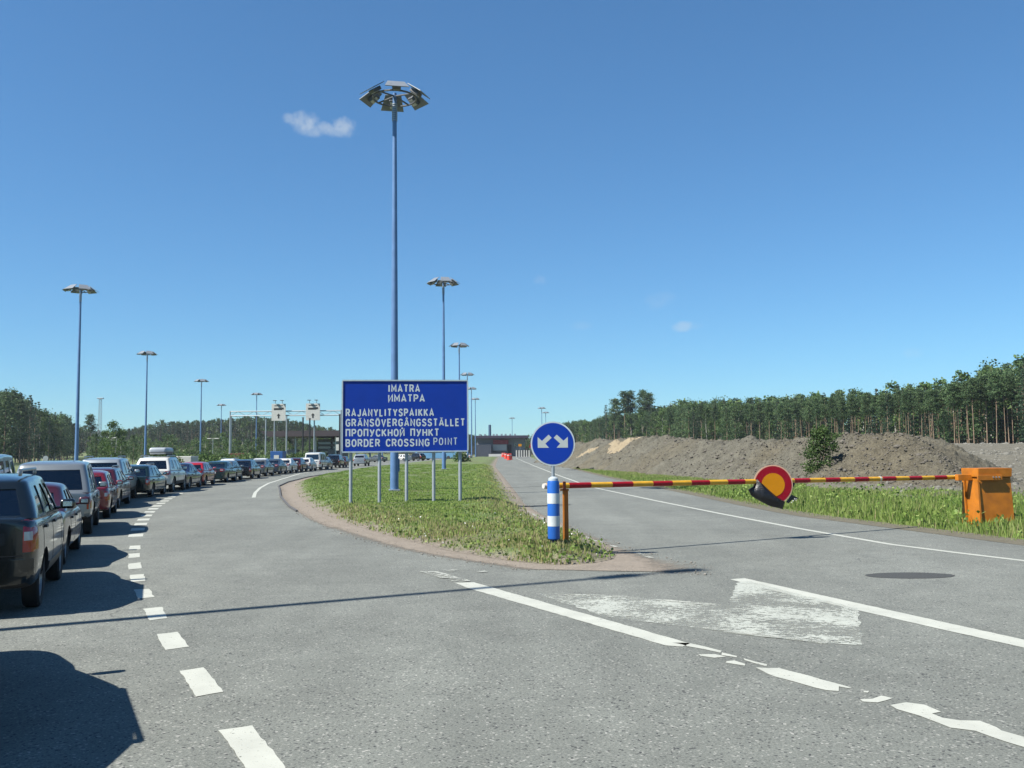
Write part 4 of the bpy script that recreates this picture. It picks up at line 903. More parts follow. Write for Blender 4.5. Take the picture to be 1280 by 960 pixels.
def boom_disc():
    c = AT(966.5, 606, 0.001+0)  # direction only
    # point on the boom at photo x = 966
    best = min((abs(640+FPX*((PA+bd*s_)-Vector((0,0,EYE))).dot(cr)/((PA+bd*s_)-Vector((0,0,EYE))).dot(cf)-966), s_) for s_ in np.linspace(0, 1, 400))[1]
    P0 = PA+bd*best; P = AT(966.5, 606, P0.y-.30); t = empty('boom_disc_sign', P); t.rotation_euler = (0, 0, math.radians(2)); r = 24.7/FPX*P.y
    y0 = 0.0
    MB().prism([(x, y0+.004, z) for x, z in disc_pts(r)], (0, .014, 0)).build('rim', mat('disc_rim', (.70,.42,.28), .5), t)
    MB().prism([(x, y0, z) for x, z in disc_pts(r*.94)], (0, .003, 0)).build('red_ring', SRED, t)
    MB().prism([(x, y0-.004, z) for x, z in disc_pts(r*.585)], (0, .003, 0)).build('yellow_centre', SYEL, t)
    MB().box((P0.x-P.x, .15, P0.z-P.z), (.06, .26, .06)).build('bracket', GALV, t)
    # black plastic bag slipped over the lower left of the disc and wind-blown; outline in photo pixels from the centre
    b = empty('plastic_bag', P); b.rotation_euler = t.rotation_euler; k = P.y/FPX
    # zoom 10.67, centre (510,440)
    o = [(-215,-85),(-190,-50),(-140,-10),(-50,75),(60,170),(150,225),(130,265),(118,322),(60,305),(-40,285),(-150,230),(-265,165),(-300,135),(-335,60),(-265,20),(-240,-20)]
    cx = sum(p[0] for p in o)/len(o); cz = sum(p[1] for p in o)/len(o)
    mb = MB(); rings = []
    R8 = random.Random(3)
    for side in (-1, 1):
        rr = []
        for f_, dy in ((1.0, 0), (.8, .05), (.55, .085), (.3, .10)):
            rr.append([mb.b.verts.new((((cx+(x-cx)*f_)/10.67)*k+R8.uniform(-.004, .004), (y0+.004)+side*(dy+.014)+R8.uniform(-.012, .012)*(f_ < 1), -((cz+(z-cz)*f_)/10.67)*k)) for x, z in o])
        for a, c2 in zip(rr, rr[1:]):
            for i in range(len(o)): mb.b.faces.new((a[i], a[(i+1)%len(o)], c2[(i+1)%len(o)], c2[i]))
        mb.b.faces.new(rr[-1]); rings.append(rr[0])
    for i in range(len(o)): mb.b.faces.new((rings[0][i], rings[0][(i+1)%len(o)], rings[1][(i+1)%len(o)], rings[1][i]))
    mb.build('bag_body', BAG, b, 50)
    def flap(pts, nm):
        mb = MB(); mb.prism([(x/10.67*k, y0+.03+.01*math.sin(i*2), -z/10.67*k) for i, (x, z) in enumerate(pts)], (0, .03, 0)); mb.build(nm, BAG, b, 60)
    flap([(258,-38),(305,-12),(262,55),(250,30)], 'bag_corner')
    flap([(175,230),(255,135),(340,178),(318,200),(250,205),(205,250)], 'bag_corner')
    tag(t, 'round red sign with yellow centre mounted on the barrier boom', 'sign'); tag(b, 'black plastic bag covering the lower half of the disc on the boom', 'plastic bag')
    mb = MB(); 
    for (x, z, s_) in ((262,215,9),(285,190,8),(300,205,6),(240,235,7),(310,188,5)): mb.ball((x/10.67*k, y0-.0, -z/10.67*k), s_/10.67*k*1.3, (1, .5, .8), 1)
    mb.build('tape', mat('tape_white', (.7,.7,.68), .5), b)
boom_disc()

# ------------------------------------------------------------------ cars
def eval_mesh(o, name):
    dg = bpy.context.evaluated_depsgraph_get(); dg.update(); me = bpy.data.meshes.new_from_object(o.evaluated_get(dg)); me.name = name; return me
def car_shape(L, W, H, belt_r, belt_f, hood_f, cab, tail='hatch', zb=.24, wr=.31, wb=None, trunk_z=None, rails=False, hoodlen=1.05, plastic=False, spare=False, lights='tall', rear_h=None, glassy=GLASS, tumble=.19, rslope=.28, step=False):
    """car built round its own origin, nose towards +Y.
    cab = (y of rear glass foot, y of rear roof edge, y of front roof edge, y of windscreen foot)"""
    hw = W/2; wb = wb or L*.59; t = empty('car')
    yr, yf = -L/2, L/2; axr, axf = -wb/2-.02, wb/2+.02+.06
    def ztop(y):
        pts = [(yr, (trunk_z or belt_r)-.05), (yr+.12, (trunk_z or belt_r)), (cab[0]-.02, (trunk_z or belt_r)), (cab[0]+.12, belt_r), (cab[3], belt_f), (cab[3]+.15, belt_f-.03), (yf-.35, hood_f), (yf-.08, hood_f-.07), (yf, hood_f-.22)]
        return np.interp(y, [p[0] for p in pts], [p[1] for p in pts])
    def wid(y):
        return hw*np.interp(y, [yr, yr+.06, yr+.22, yr+.8, 0, yf-1.0, yf-.35, yf-.1, yf], [.84, .915, .965, .993, 1, .99, .94, .84, .66])
    Yst = sorted({yr, yr+.05, yr+.15, yr+.35, yr+.6, cab[0]-.02 if cab[0]-yr > .3 else yr+.45, cab[0]+.15, -1.0, -.5, 0, .5, 1.0, cab[3], cab[3]+.15, yf-.7, yf-.35, yf-.12, yf-.03, yf})
    Yst = [y for i, y in enumerate(Yst) if i == 0 or y-Yst[i-1] > .025]
    rows = []
    for y in Yst:
        zt, w_ = float(ztop(y)), float(wid(y)); e = 1 if yr+.1 < y < yf-.1 else 0
        zl = zb+(.05 if not e else 0)
        half = [(0, zt+.02), (.5*w_, zt+.015), (.84*w_, zt), (.945*w_, zt-.045), (.985*w_, zt-.13), (w_, zl+(zt-zl)*.52), (.995*w_, zl+(zt-zl)*.30), (.975*w_, zl+.10), (.93*w_, zl+.01), (.75*w_, zl), (0, zl)]
        rows.append((y, half))
    mb = MB(); R = []
    for y, half in rows:
        bul = lambda z: 0
        ring = [mb.b.verts.new((x, y, z)) for x, z in half]+[mb.b.verts.new((-x, y, z)) for x, z in half[-2:0:-1]]; R.append(ring)
    n = len(R[0])
    for a, c in zip(R, R[1:]):
        for i in range(n): mb.b.faces.new((a[i], a[(i+1)%n], c[(i+1)%n], c[i]))
    nh = len(rows[0][1])
    for ring, flip in ((R[0], 0), (R[-1], 1)):
        for i in range(nh-1):
            a, b_, c, d_ = ring[i], ring[i+1], ring[(n-i-1)%n], ring[(n-i)%n]
            vs = []
            for v in (a, b_, c, d_):
                if v not in vs: vs.append(v)
            mb.b.faces.new(vs)
    body0 = mb.build('tmp_body', [BLACKP, DARKI]); md = body0.modifiers.new('s', 'SUBSURF'); md.levels = 2; md.render_levels = 2
    me = eval_mesh(body0, 'tmp_b2'); bvh = BVHTree.FromPolygons([v.co[:] for v in me.vertices], [p.vertices[:] for p in me.polygons])
    # wheel wells
    cm = MB()
    for ax in (axr, axf):
        for s_ in (-1, 1): cm.tube((s_*(hw-.26), ax, wr-.01), (s_*(hw+.2), ax, wr-.01), wr+.065, wr+.065, 32)
    cut = cm.build('tmp_cut', BLACKP); b2 = link('tmp_b3', me, []); bm_ = b2.modifiers.new('b', 'BOOLEAN'); bm_.object = cut; bm_.operation = 'DIFFERENCE'; bm_.solver = 'EXACT'
    fin = eval_mesh(b2, 'body')
    mi = []
    for p in fin.polygons:
        c = p.center; dark = 0
        for ax in (axr, axf):
            r = math.hypot(c.y-ax, c.z-(wr-.01))
            if r < wr+.068 and abs(c.x) < hw-.005 and abs(c.x) > hw-.275 and (abs(r-(wr+.065)) < .012 and abs(p.normal.x) < .3 or abs(abs(c.x)-(hw-.26)) < .01): dark = 1
        if p.normal.z > .5 and cab[0]+.12 < c.y < cab[3]-.1 and abs(c.x) < hw*.86: dark = 1
        if c.z < zb+.045 or p.normal.z < -.6: dark = 1
        mi.append(dark)
    for o_ in (body0, b2, cut): bpy.data.objects.remove(o_)
    body = link('body', fin, [], t); fin.materials.clear(); fin.materials.append(BLACKP); fin.materials.append(DARKI)
    fin.polygons.foreach_set('material_index', mi); fin.polygons.foreach_set('use_smooth', [True]*len(mi)); fin.set_sharp_from_angle(angle=math.radians(42))
    # cabin
    belt = lambda y: float(np.interp(y, [cab[0], cab[3]], [belt_r, belt_f]))-.03
    T = [0, .07, .3, .6, .86, .94, 1.0]; S = [0, .035, .33, .36, .63, .665, .95 if tail != 'sedan' else .90, 1]   # 0 = front ... 1 = rear along the side
    glass_s = {1, 3, 5} if tail != 'van' else {1, 3, 5}
    def outline(tt):
        y0 = cab[3]+(cab[2]-cab[3])*tt; y1 = cab[0]+(cab[1]-cab[0])*tt; w_ = hw*(.955-tumble*tt**1.25)
        pts = [(0, y0), (.45*w_, y0-.02), (.84*w_, y0-.11), (.89*w_, y0-.15), (.965*w_, y0-.24)]
        ya, yb = y0-.30, y1+.16
        for i, s_ in enumerate(S): 
            yy = ya+(yb-ya)*s_; pts.append((w_*(1-.025*abs(s_-.5)*2), yy))
        pts += [(.945*w_, y1+.10), (.90*w_, y1+.055), (.85*w_, y1+.04), (.45*w_, y1+.008), (0, y1)]
        return pts
    kinds = []   # kind of cell between outline point i and i+1
    npt = len(outline(0))
    for i in range(npt-1):
        if i < 2: kinds.append('f')
        elif i < 5: kinds.append(None)
        elif i < 5+len(S)-1: kinds.append('s' if (i-5) in glass_s else None)
        elif i >= npt-3: kinds.append('r')
        else: kinds.append(None)
    ycm = (cab[1]+cab[2])/2; yh = (cab[2]-cab[1])/2+.25
    arch_ = lambda y: .055*min(1.3, ((y-ycm-.1)/yh)**2)
    grid = []
    for tt in T:
        o_ = outline(tt); row = [(x, y, (belt(max(cab[0], min(cab[3], y)))*(1-tt)+(H-.07-arch_(y))*tt)) for x, y in o_]
        grid.append(row+[(-x, y, z) for x, y, z in row[-2:0:-1]])
    def is_glass(i, j):    # i outline cell, j height cell
        k = kinds[i] if i < npt-1 else kinds[2*(npt-1)-1-i]
        if k == 'f': return j in (0, 1, 2, 3) and 'f' if j < 4 else None
        if k == 's': return 's' if j in (1, 2, 3) else None
        if k == 'r': return 'r' if j in (1, 2, 3) else None
    mb = MB(); vv = [[mb.b.verts.new(p) for p in row] for row in grid]; n = len(grid[0])
    ya_, yb_ = outline(0)[5][1], outline(0)[5+len(S)-1][1]
    for j in range(len(T)-1):
        for i in range(n):
            fc = mb.b.faces.new((vv[j][i], vv[j][(i+1)%n], vv[j+1][(i+1)%n], vv[j+1][i])); g_ = is_glass(i, j)
            if g_ == 'f': fc.material_index = 1
            elif g_ == 'r': fc.material_index = 2
            elif g_ == 's':
                c = fc.calc_center_median(); k_ = (i-5) if i < npt-1 else (2*(npt-1)-1-i-5); fc.material_index = 3+(0 if k_ <= 1 else 1 if k_ <= 3 else 2)+(3 if c.x > 0 else 0)
    top = vv[-1]; cyy = (cab[1]+cab[2])/2
    prev = top
    for f_, dz in ((.93, .025), (.8, .045), (.5, .063)):
        cur = [mb.b.verts.new((v.co.x*f_, cyy+(v.co.y-cyy)*(f_ if f_ < .9 else .965), H-.07-arch_(v.co.y)*(1 if f_ > .9 else .75 if f_ > .7 else .3)+dz)) for v in top]
        for i in range(n): mb.b.faces.new((prev[i], prev[(i+1)%n], cur[(i+1)%n], cur[i]))
        prev = cur
    mb.b.faces.new(prev)
    bmesh.ops.recalc_face_normals(mb.b, faces=mb.b.faces)
    if sum(f.normal.z for f in mb.b.faces) < 0: bmesh.ops.reverse_faces(mb.b, faces=mb.b.faces)
    cme = bpy.data.meshes.new('tmp_cab'); mb.b.to_mesh(cme); mb.b.free(); co_ = link('tmp_cab', cme, [BLACKP]*9); sm = co_.modifiers.new('s', 'SUBSURF'); sm.levels = 1; sm.render_levels = 1
    cev = eval_mesh(co_, 'tmp_cab2'); bpy.data.objects.remove(co_)
    def pick(idxs, inward):
        ps = [p for p in cev.polygons if p.material_index in idxs]; used_ = sorted({v for p in ps for v in p.vertices}); mp_ = {v: i for i, v in enumerate(used_)}
        m_ = bpy.data.meshes.new('x'); m_.from_pydata([(cev.vertices[v].co-cev.vertices[v].normal*inward)[:] for v in used_], [], [[mp_[v] for v in p.vertices] for p in ps]); m_.polygons.foreach_set('use_smooth', [True]*len(m_.polygons)); return m_
    r0 = link('tmp_roof', pick({0}, 0), BLACKP); so_ = r0.modifiers.new('t', 'SOLIDIFY'); so_.thickness = .03; so_.offset = -1
    rme = eval_mesh(r0, 'roof'); bpy.data.objects.remove(r0); rme.polygons.foreach_set('use_smooth', [True]*len(rme.polygons)); rme.set_sharp_from_angle(angle=math.radians(40)); rme.materials.clear()
    roof = link('roof', rme, BLACKP, t)
    for idx_, nm, gm_ in ((1, 'windscreen', GLASS), (2, 'rear_window', glassy), (3, 'side_window', GLASS), (4, 'side_window', GLASS), (5, 'side_window', glassy), (6, 'side_window', GLASS), (7, 'side_window', GLASS), (8, 'side_window', glassy)):
        link(nm, pick({idx_}, .012), gm_, t)
    # projected panels
    def patch(nm, m, f, nu, nv, dr, off=.006, thick=.0, parent=None, smooth=40):
        dr = Vector(dr); V = {}
        for i in range(nu+1):
            for j in range(nv+1):
                x, z = f(i/nu, j/nv); org = Vector((x, yr-1, z)) if dr.y > .5 else Vector((x, yf+1, z)) if dr.y < -.5 else Vector((hw+1 if dr.x < 0 else -hw-1, x, z))
                h_, nn, _, _ = bvh.ray_cast(org, dr)
                if h_ is not None: V[i, j] = h_-dr*off if thick <= 0 else h_-dr*(off)
        mb = MB(); vv_ = {k: mb.b.verts.new(p) for k, p in V.items()}; bk = {k: mb.b.verts.new(p+dr*(off+max(thick, .012))) for k, p in V.items()}
        cells = [(i, j) for i in range(nu) for j in range(nv) if all(k in V for k in ((i, j), (i+1, j), (i+1, j+1), (i, j+1)))]; cs = set(cells)
        for i, j in cells:
            mb.b.faces.new([vv_[k] for k in ((i, j), (i+1, j), (i+1, j+1), (i, j+1))])
            for (di, dj), (k1, k2) in (((0, -1), ((i, j), (i+1, j))), ((1, 0), ((i+1, j), (i+1, j+1))), ((0, 1), ((i+1, j+1), (i, j+1))), ((-1, 0), ((i, j+1), (i, j)))):
                if (i+di, j+dj) not in cs: mb.b.faces.new((vv_[k1], vv_[k2], bk[k2], bk[k1]))
        if not mb.b.faces: mb.b.free(); return None
        return mb.build(nm, m, parent or t, smooth)
    bl = belt_r if not trunk_z else trunk_z
    RB, LB = (-1, 0, 0), (1, 0, 0); RE, FR = (0, 1, 0), (0, -1, 0)
    lx = lambda x0, x1, z0, z1: (lambda u_, v_: (x0+(x1-x0)*u_, z0+(z1-z0)*v_))
    # bumpers
    bz0, bz1 = zb+.08, zb+.36
    bmat = BLACKP
    patch('rear_bumper', 'B' and bmat, lx(-hw*.93, hw*.93, bz0, bz1), 14, 4, RE, .045, .04)
    patch('front_bumper', bmat, lx(-hw*.85, hw*.85, zb+.06, zb+.26), 14, 3, FR, .03, .03)
    patch('grille', BLACKP, lx(-hw*.42, hw*.42, hood_f-.30, hood_f-.14), 8, 2, FR, .008)
    for s_ in (-1, 1):
        if lights == 'tall': z0, z1 = bl-.42, bl-.04; xi = .80
        elif lights == 'wide': z0, z1 = bl-.22, bl-.05; xi = .60
        else: z0, z1 = bl-.26, bl+.0; xi = .70
        tl = patch('tail_light', TAILR, lx(s_*hw*xi, s_*hw*.935, z0, z1), 4, 4, RE, .012, .03)
        if tl: 
            zm = z0+(z1-z0)*.36; patch('reversing_lens', TAILW, lx(s_*hw*(xi+.012), s_*hw*.925, zm, zm+(z1-z0)*.27), 3, 2, RE, .018, .01, parent=tl)
        patch('head_light', TAILW, lx(s_*hw*.45, s_*hw*.80, hood_f-.30, hood_f-.13), 4, 3, FR, .01, .03)
        dr = RB if s_ > 0 else LB
        patch('tail_light', TAILR, lx(yr+.045, yr+.22, z0+.02, z1-.01), 3, 3, dr, .009, .02)
        # cladding, door seams, handles
        if plastic: patch('side_cladding', BLACKP, lx(axr+wr+.08, axf-wr-.08, zb+.03, zb+.20), 8, 2, dr, .012, .01)
        else: patch('side_moulding', BLACKP, lx(axr+wr+.1, axf-wr-.1, zb+.30, zb+.345), 8, 1, dr, .009, .008)
        sd_ = []
        mbx = None
        for ys_ in (cab[3]-.42, (cab[3]+cab[0])/2+.0, cab[0]+.62 if L > 4.1 else None):
            if ys_ is not None: patch('door_seam', DARKI, lx(ys_-.006, ys_+.006, zb+.10, belt(ys_)-.06), 1, 10, dr, .0025, .004)
        for ys_ in ((cab[3]+cab[0])/2+.13, cab[0]+.74):
            patch('door_handle', BLACKP, lx(ys_, ys_+.17, belt_r-.19, belt_r-.155), 3, 1, dr, .028, .02)
        # mirror
        mz = belt(cab[3]-.5)+.11; mx = s_*(hw+.07); my = cab[3]-.48
        mm = MB().box((mx, my, mz), (.20, .11, .14), bev=.035).tube((s_*(hw-.08), my+.02, mz-.06), (mx-s_*.04, my+.02, mz-.04), .022, .022, 8).build('mirror', BLACKP, t, 50)
        MB().box((mx, my-.058, mz), (.125, .008, .075), bev=.003).build('mirror_glass', CHROME, mm)
    # plate, tailgate lines, wiper, emblem, exhaust
    pz = (bl-.30) if tail != 'low' else zb+.28
    patch('tailgate_seam', DARKI, lx(-hw*.80, hw*.80, bz1+.035, bz1+.045), 12, 1, RE, .003, .004)
    patch('number_plate', PLATE, lx(-.26, .26, pz-.06, pz+.06), 6, 2, RE, .02, .02)
    patch('garnish', CHROME, lx(-.32, .32, pz+.085, pz+.115), 6, 1, RE, .02, .02)
    MB().tube((-.02, cab[0]-.03+.0, belt_r+.06), (.30, cab[0]+.03, belt_r+.13), .008, .006, 6).build('wiper', BLACKP, t)
    MB().tube((-hw*.5, yr-.02, zb+.04), (-hw*.5, yr+.2, zb+.05), .03, .03, 12).build('exhaust', GALV, t)
    if rails:
        for s_ in (-1, 1):
            x_ = s_*hw*(.955-tumble)*.86; mb = MB(); mb.tube((x_, cab[1]+.15, H+.035), (x_, cab[2]-.35, H+.035), .02, .02, 8)
            for yy in (cab[1]+.17, cab[2]-.37): mb.box((x_, yy, H-.002), (.035, .10, .07), bev=.01)
            mb.build('roof_rail', ALLOY, t, 40)
    else: MB().tube((0, cab[1]+.25, H-.02), (0, cab[1]+.05, H+.22), .004, .003, 5).build('antenna', BLACKP, t)
    # seats
    def seat(x, y, wd_):
        mb = MB(); mb.box((x, y, belt_r-.12), (wd_, .14, .55), bev=.05)
        for k in ([0] if wd_ < .7 else [-.36, .36]): mb.box((x+k, y-.02, belt_r+.25), (.24, .09, .18), bev=.035)
        mb.build('seat', DARKI, t, 50)
    seat(-.37, .1, .48); seat(.37, .1, .48); seat(0, cab[0]+.75 if L > 4.1 else cab[0]+.55, 1.2)
    # wheels
    for ax in (axr, axf):
        for s_ in (-1, 1):
            m4 = Matrix.Translation((s_*(hw-.145), ax, wr)) @ Matrix.Rotation(s_*math.pi/2, 4, 'Y')
            tw = .10
            ty = MB().lathe([(wr*.64, -tw), (wr*.93, -tw), (wr, -tw*.7), (wr, tw*.7), (wr*.93, tw*.95), (wr*.64, tw*.85), (wr*.64, -tw)], 32, m4).build('wheel', RUBBER, t, 40)
            mb = MB(); mb.lathe([(0, tw*.55), (wr*.12, tw*.6), (wr*.16, tw*.45), (wr*.16, tw*.2)], 16)
            for q in range(5):
                a = q*2*math.pi/5; ro = Matrix.Rotation(a, 4, 'Z'); mb.prism([ro@Vector(p) for p in [(wr*.1, -wr*.075, tw*.42), (wr*.62, -wr*.12, tw*.62), (wr*.62, wr*.12, tw*.62), (wr*.1, wr*.075, tw*.42)]], (0, 0, -.03))
            mb.lathe([(wr*.55, tw*.1), (wr*.60, tw*.75), (wr*.655, tw*.80), (wr*.655, -tw*.8), (wr*.62, -tw*.8)], 32)
            bmesh.ops.transform(mb.b, matrix=m4, verts=list(mb.b.verts)); rim = mb.build('rim', ALLOY, ty, 40)
            mb = MB(); mb.lathe([(0, -tw*.2), (wr*.6, -tw*.2)], 24, m4); mb.build('brake', DARKI, ty)
    return t, dict(bvh=bvh, patch=patch, hw=hw, H=H, yr=yr)
def paint(t, pm, gm=None, bump=None):
    for ch in t.children:
        nm = ch.name.split('.')[0]
        if nm in ('body', 'roof') or (bump and nm in ('rear_bumper', 'front_bumper', 'mirror')):
            ch.material_slots[0].link = 'OBJECT'; ch.material_slots[0].material = pm
SHAPES = {}
def shape(key):
    if key in SHAPES: return copy_tree(SHAPES[key])
    kw = dict(
     suv=dict(L=4.35, W=1.80, H=1.68, belt_r=1.18, belt_f=1.09, hood_f=.98, cab=(-2.10, -1.66, .40, 1.20), zb=.32, wr=.345, rails=True, plastic=True, lights='tall', tail='low', glassy=GLASSD),
     bigsuv=dict(L=4.85, W=1.90, H=1.80, belt_r=1.14, belt_f=1.10, hood_f=1.02, cab=(-2.33, -1.92, .45, 1.22), zb=.36, wr=.38, rails=True, plastic=True, lights='low', glassy=GLASSD),
     canopy=dict(L=4.9, W=1.84, H=1.78, belt_r=1.06, belt_f=1.04, hood_f=1.0, cab=(-2.42, -1.90, .45, 1.15), zb=.40, wr=.37, lights='tall', glassy=GLASSD, tumble=.17),
     sedan=dict(L=4.5, W=1.74, H=1.42, belt_r=.96, belt_f=.92, hood_f=.80, cab=(-1.66, -.90, .30, 1.16), tail='sedan', trunk_z=.97, zb=.22, wr=.31, lights='wide'),
     wagon=dict(L=4.6, W=1.76, H=1.46, belt_r=.95, belt_f=.92, hood_f=.82, cab=(-2.22, -1.68, .34, 1.16), zb=.23, wr=.31, rails=True, lights='tall'),
     hatch=dict(L=4.0, W=1.68, H=1.44, belt_r=.96, belt_f=.92, hood_f=.82, cab=(-1.93, -1.40, .38, 1.16), zb=.23, wr=.30, lights='tall'),
     van=dict(L=4.9, W=1.90, H=1.98, belt_r=1.12, belt_f=1.08, hood_f=.98, cab=(-2.42, -2.32, 1.0, 1.75), tail='van', zb=.28, wr=.33, lights='tall', tumble=.09))[key]
    SHAPES[key], _ = car_shape(**kw); SHAPES[key]['_k'] = key
    return SHAPES[key]
def tangent(y):
    e = 2.0; return math.atan2(-(float(car_line(y+e)-car_line(y-e))), 2*e)
def rear_wheel_x(key): return {'suv': .9, 'bigsuv': .95, 'canopy': .92, 'sedan': .87, 'wagon': .88, 'hatch': .84, 'van': .95}[key]
def halfwb(key): return {'suv': 4.35, 'bigsuv': 4.85, 'canopy': 4.9, 'sedan': 4.5, 'wagon': 4.6, 'hatch': 4.0, 'van': 4.9}[key]*.295
def place_car(key, wx, wy, name, label, pm, cat='car', rz=None, group='cars queueing at the border', bump=True, z=0.0):
    """(wx, wy) is where the right rear wheel touches the road"""
    t = shape(key); rz = tangent(wy+1.3) if rz is None else rz; t.name = name
    off = Matrix.Rotation(rz, 3, 'Z') @ Vector((-rear_wheel_x(key)+.02, halfwb(key), 0)); t.location = (wx+off.x, wy+off.y, z); t.rotation_euler = (0, 0, rz)
    if '_k' in t: del t['_k']
    paint(t, pm, bump=bump); return tag(t, label, cat, group)
P_ = {n: carpaint('paint_'+n, c, me_, ro) for n, c, me_, ro in (
 ('black_green', (.005,.008,.008), .1, .25), ('dark_red', (.075,.007,.011), .4, .3), ('silver', (.20,.22,.225), .6, .38), ('bright_red', (.18,.006,.014), .2, .3), ('maroon', (.085,.010,.016), .4, .3), ('pale_silver', (.28,.31,.33), .6, .38),
 ('dark_green', (.005,.020,.020), .2, .28), ('white', (.70,.70,.66), .0, .35), ('navy', (.016,.024,.07), .4, .3), ('red', (.42,.012,.02), .1, .3), ('teal', (.008,.035,.040), .2, .3), ('grey', (.16,.18,.19), .5, .35), ('black', (.010,.011,.013), .2, .25), ('blue_grey', (.06,.09,.13), .5, .35), ('beige', (.45,.42,.33), .3, .35))}
def RW(px, py): return G(px, py)
queue = [
 ('suv', (-3.60, 5.92), 'suv_car', 'dark car just outside the left frame edge whose shadow lies in the foreground', 'black'),
 ('suv', RW(55,757), 'suv_car', 'black SUV with roof rails and red and white tail lights at the left frame edge', 'black_green'),
 ('sedan', RW(85,705), 'saloon_car', 'dark red saloon with black mirror right ahead of the black SUV', 'dark_red'),
 ('canopy', RW(117,667), 'pickup_truck', 'silver pickup with a large dark rear canopy window, third visible in the queue', 'silver'),
 ('hatch', RW(139,647), 'hatchback_car', 'small bright red hatchback just ahead of the silver pickup', 'bright_red'),
 ('wagon', RW(151,634.5), 'estate_car', 'maroon estate with silver roof rails ahead of the small red hatchback', 'maroon'),
 ('bigsuv', RW(158.5,627), 'suv_car', 'pale silver SUV between the maroon estate and the dark green estate', 'pale_silver'),
 ('wagon', RW(192,621), 'estate_car', 'dark green estate showing its rear with a round pale badge and white plate', 'dark_green'),
 ('bigsuv', RW(218,615), 'suv_car', 'white SUV carrying a grey roof box', 'white'),
 ('sedan', RW(238,611), 'saloon_car', 'navy blue saloon directly ahead of the white SUV', 'navy'),
 ('hatch', RW(258,607), 'hatchback_car', 'bright red hatchback between the navy and the teal saloon', 'red'),
 ('sedan', RW(285,603), 'saloon_car', 'dark teal saloon ahead of the bright red hatchback', 'teal'),
 ('hatch', RW(294,601), 'hatchback_car', 'grey hatchback partly hidden by the dark teal saloon', 'grey'),
 ('wagon', RW(317,598.4), 'estate_car', 'black estate below the left end of the gantry', 'black'),
 ('sedan', RW(334,595.4), 'saloon_car', 'dark grey saloon next ahead of the black estate', 'grey'),
 ('sedan', RW(351,593.2), 'saloon_car', 'blue grey saloon behind the white saloon', 'blue_grey'),
 ('sedan', RW(365,591.5), 'saloon_car', 'white saloon in the queue under the left gantry sign', 'white'),
 ('hatch', RW(378,590), 'hatchback_car', 'maroon hatchback between the white saloon and the white hatchback', 'maroon'),
 ('hatch', RW(390,589), 'hatchback_car', 'small white hatchback just behind the white minibus', 'white'),
 ('van', RW(403,587.6), 'minibus', 'tall white minibus standing above the queue', 'white'),
 ('hatch', RW(411,586.6), 'hatchback_car', 'dark red hatchback right of the white minibus', 'dark_red'),
 ('suv', RW(426,585), 'suv_car', 'black SUV seen just left of the first blue sign post', 'black'),
 ('hatch', RW(434,584.1), 'hatchback_car', 'dark red small car beside the first blue sign post', 'maroon'),
 ('suv', RW(458,582.6), 'suv_car', 'silver grey SUV framed between the first and second blue sign posts', 'pale_silver'),
]
for i, (key, (wx, wy), nm, lb, pn) in enumerate(queue):
    cat = {'suv': 'car', 'van': 'van', 'canopy': 'pickup truck'}.get(key, 'car')
    c = place_car(key, wx, wy, nm, lb, P_[pn], cat, rz=(math.radians(27) if i == 0 else None))
    if i == 8: boxcar = c
    if i == 7:
        bd_ = MB().tube((0, -2.335, .80), (0, -2.30, .80), .085, .085, 24).build('badge', mat('badge_white', (.6,.62,.62), .3), c, 40)
# roof box on the white SUV
rb = empty('roof_box', boxcar.matrix_world.translation); bpy.context.view_layer.update(); rb.location = boxcar.location; rb.rotation_euler = boxcar.rotation_euler
mb = MB(); mb.box((.05, -.35, 2.07), (.86, 1.9, .34)); 
o = mb.build('box_shell', mat('box_grey', (.42,.46,.50), .35, 0, .05), rb); mdv = o.modifiers.new('b', 'BEVEL'); mdv.width = .13; mdv.segments = 4
o.data.polygons.foreach_set('use_smooth', [True]*len(o.data.polygons))
MB().box((.05, -.35, 1.995), (.90, 1.94, .03), bev=.01).build('box_seam', BLACKP, rb)
mb = MB()
for yy in (-.9, .3): mb.box((0, yy, 1.87), (1.3, .05, .03)); mb.box((-.32, yy, 1.93), (.05, .05, .12)); mb.box((.42, yy, 1.93), (.05, .05, .12))
mb.build('cross_bar', BLACKP, rb); tag(rb, 'grey rounded roof box on top of the white SUV', 'roof box')
# cars of the second lane and beyond the sign
more = [
 ('van', (-13.1, 23.9), 'minibus', 'pale grey van behind the black SUV, only its top showing at the left edge', 'pale_silver', None),
 ('wagon', (-25.6, 86), 'estate_car', 'white estate in the second lane left of the blue container', 'white', None),
 ('sedan', (-25.3, 95), 'saloon_car', 'white saloon in the second lane in front of the blue container', 'white', None),
]
for key, (wx, wy), nm, lb, pn, rz in more: place_car(key, wx, wy, nm, lb, P_[pn], 'car' if key != 'van' else 'van', rz=rz, group='vehicles in the second lane')
for k, (px, py, key, nm, lb, pn, rz) in enumerate([
 (511,576.5,'wagon','estate_car','white car behind the third blue sign post','white',1.0),(529,576,'suv','suv_car','dark car between the third and fourth blue sign posts','black',.95),
 (572,573.6,'van','minibus','cream van behind the last blue sign post','beige',1.1),(587,573,'hatch','hatchback_car','small white car just right of the blue sign near the island masts','white',1.2),(481,577.5,'sedan','saloon_car','grey saloon behind the thick blue mast foot','grey',.9)]):
    x, y = G(px, py); y = min(y, 230); p = AT(px, 566, y); place_car(key, p.x, y, nm, lb, P_[pn], 'van' if key == 'van' else 'car', rz=rz, group='cars beyond the blue sign')
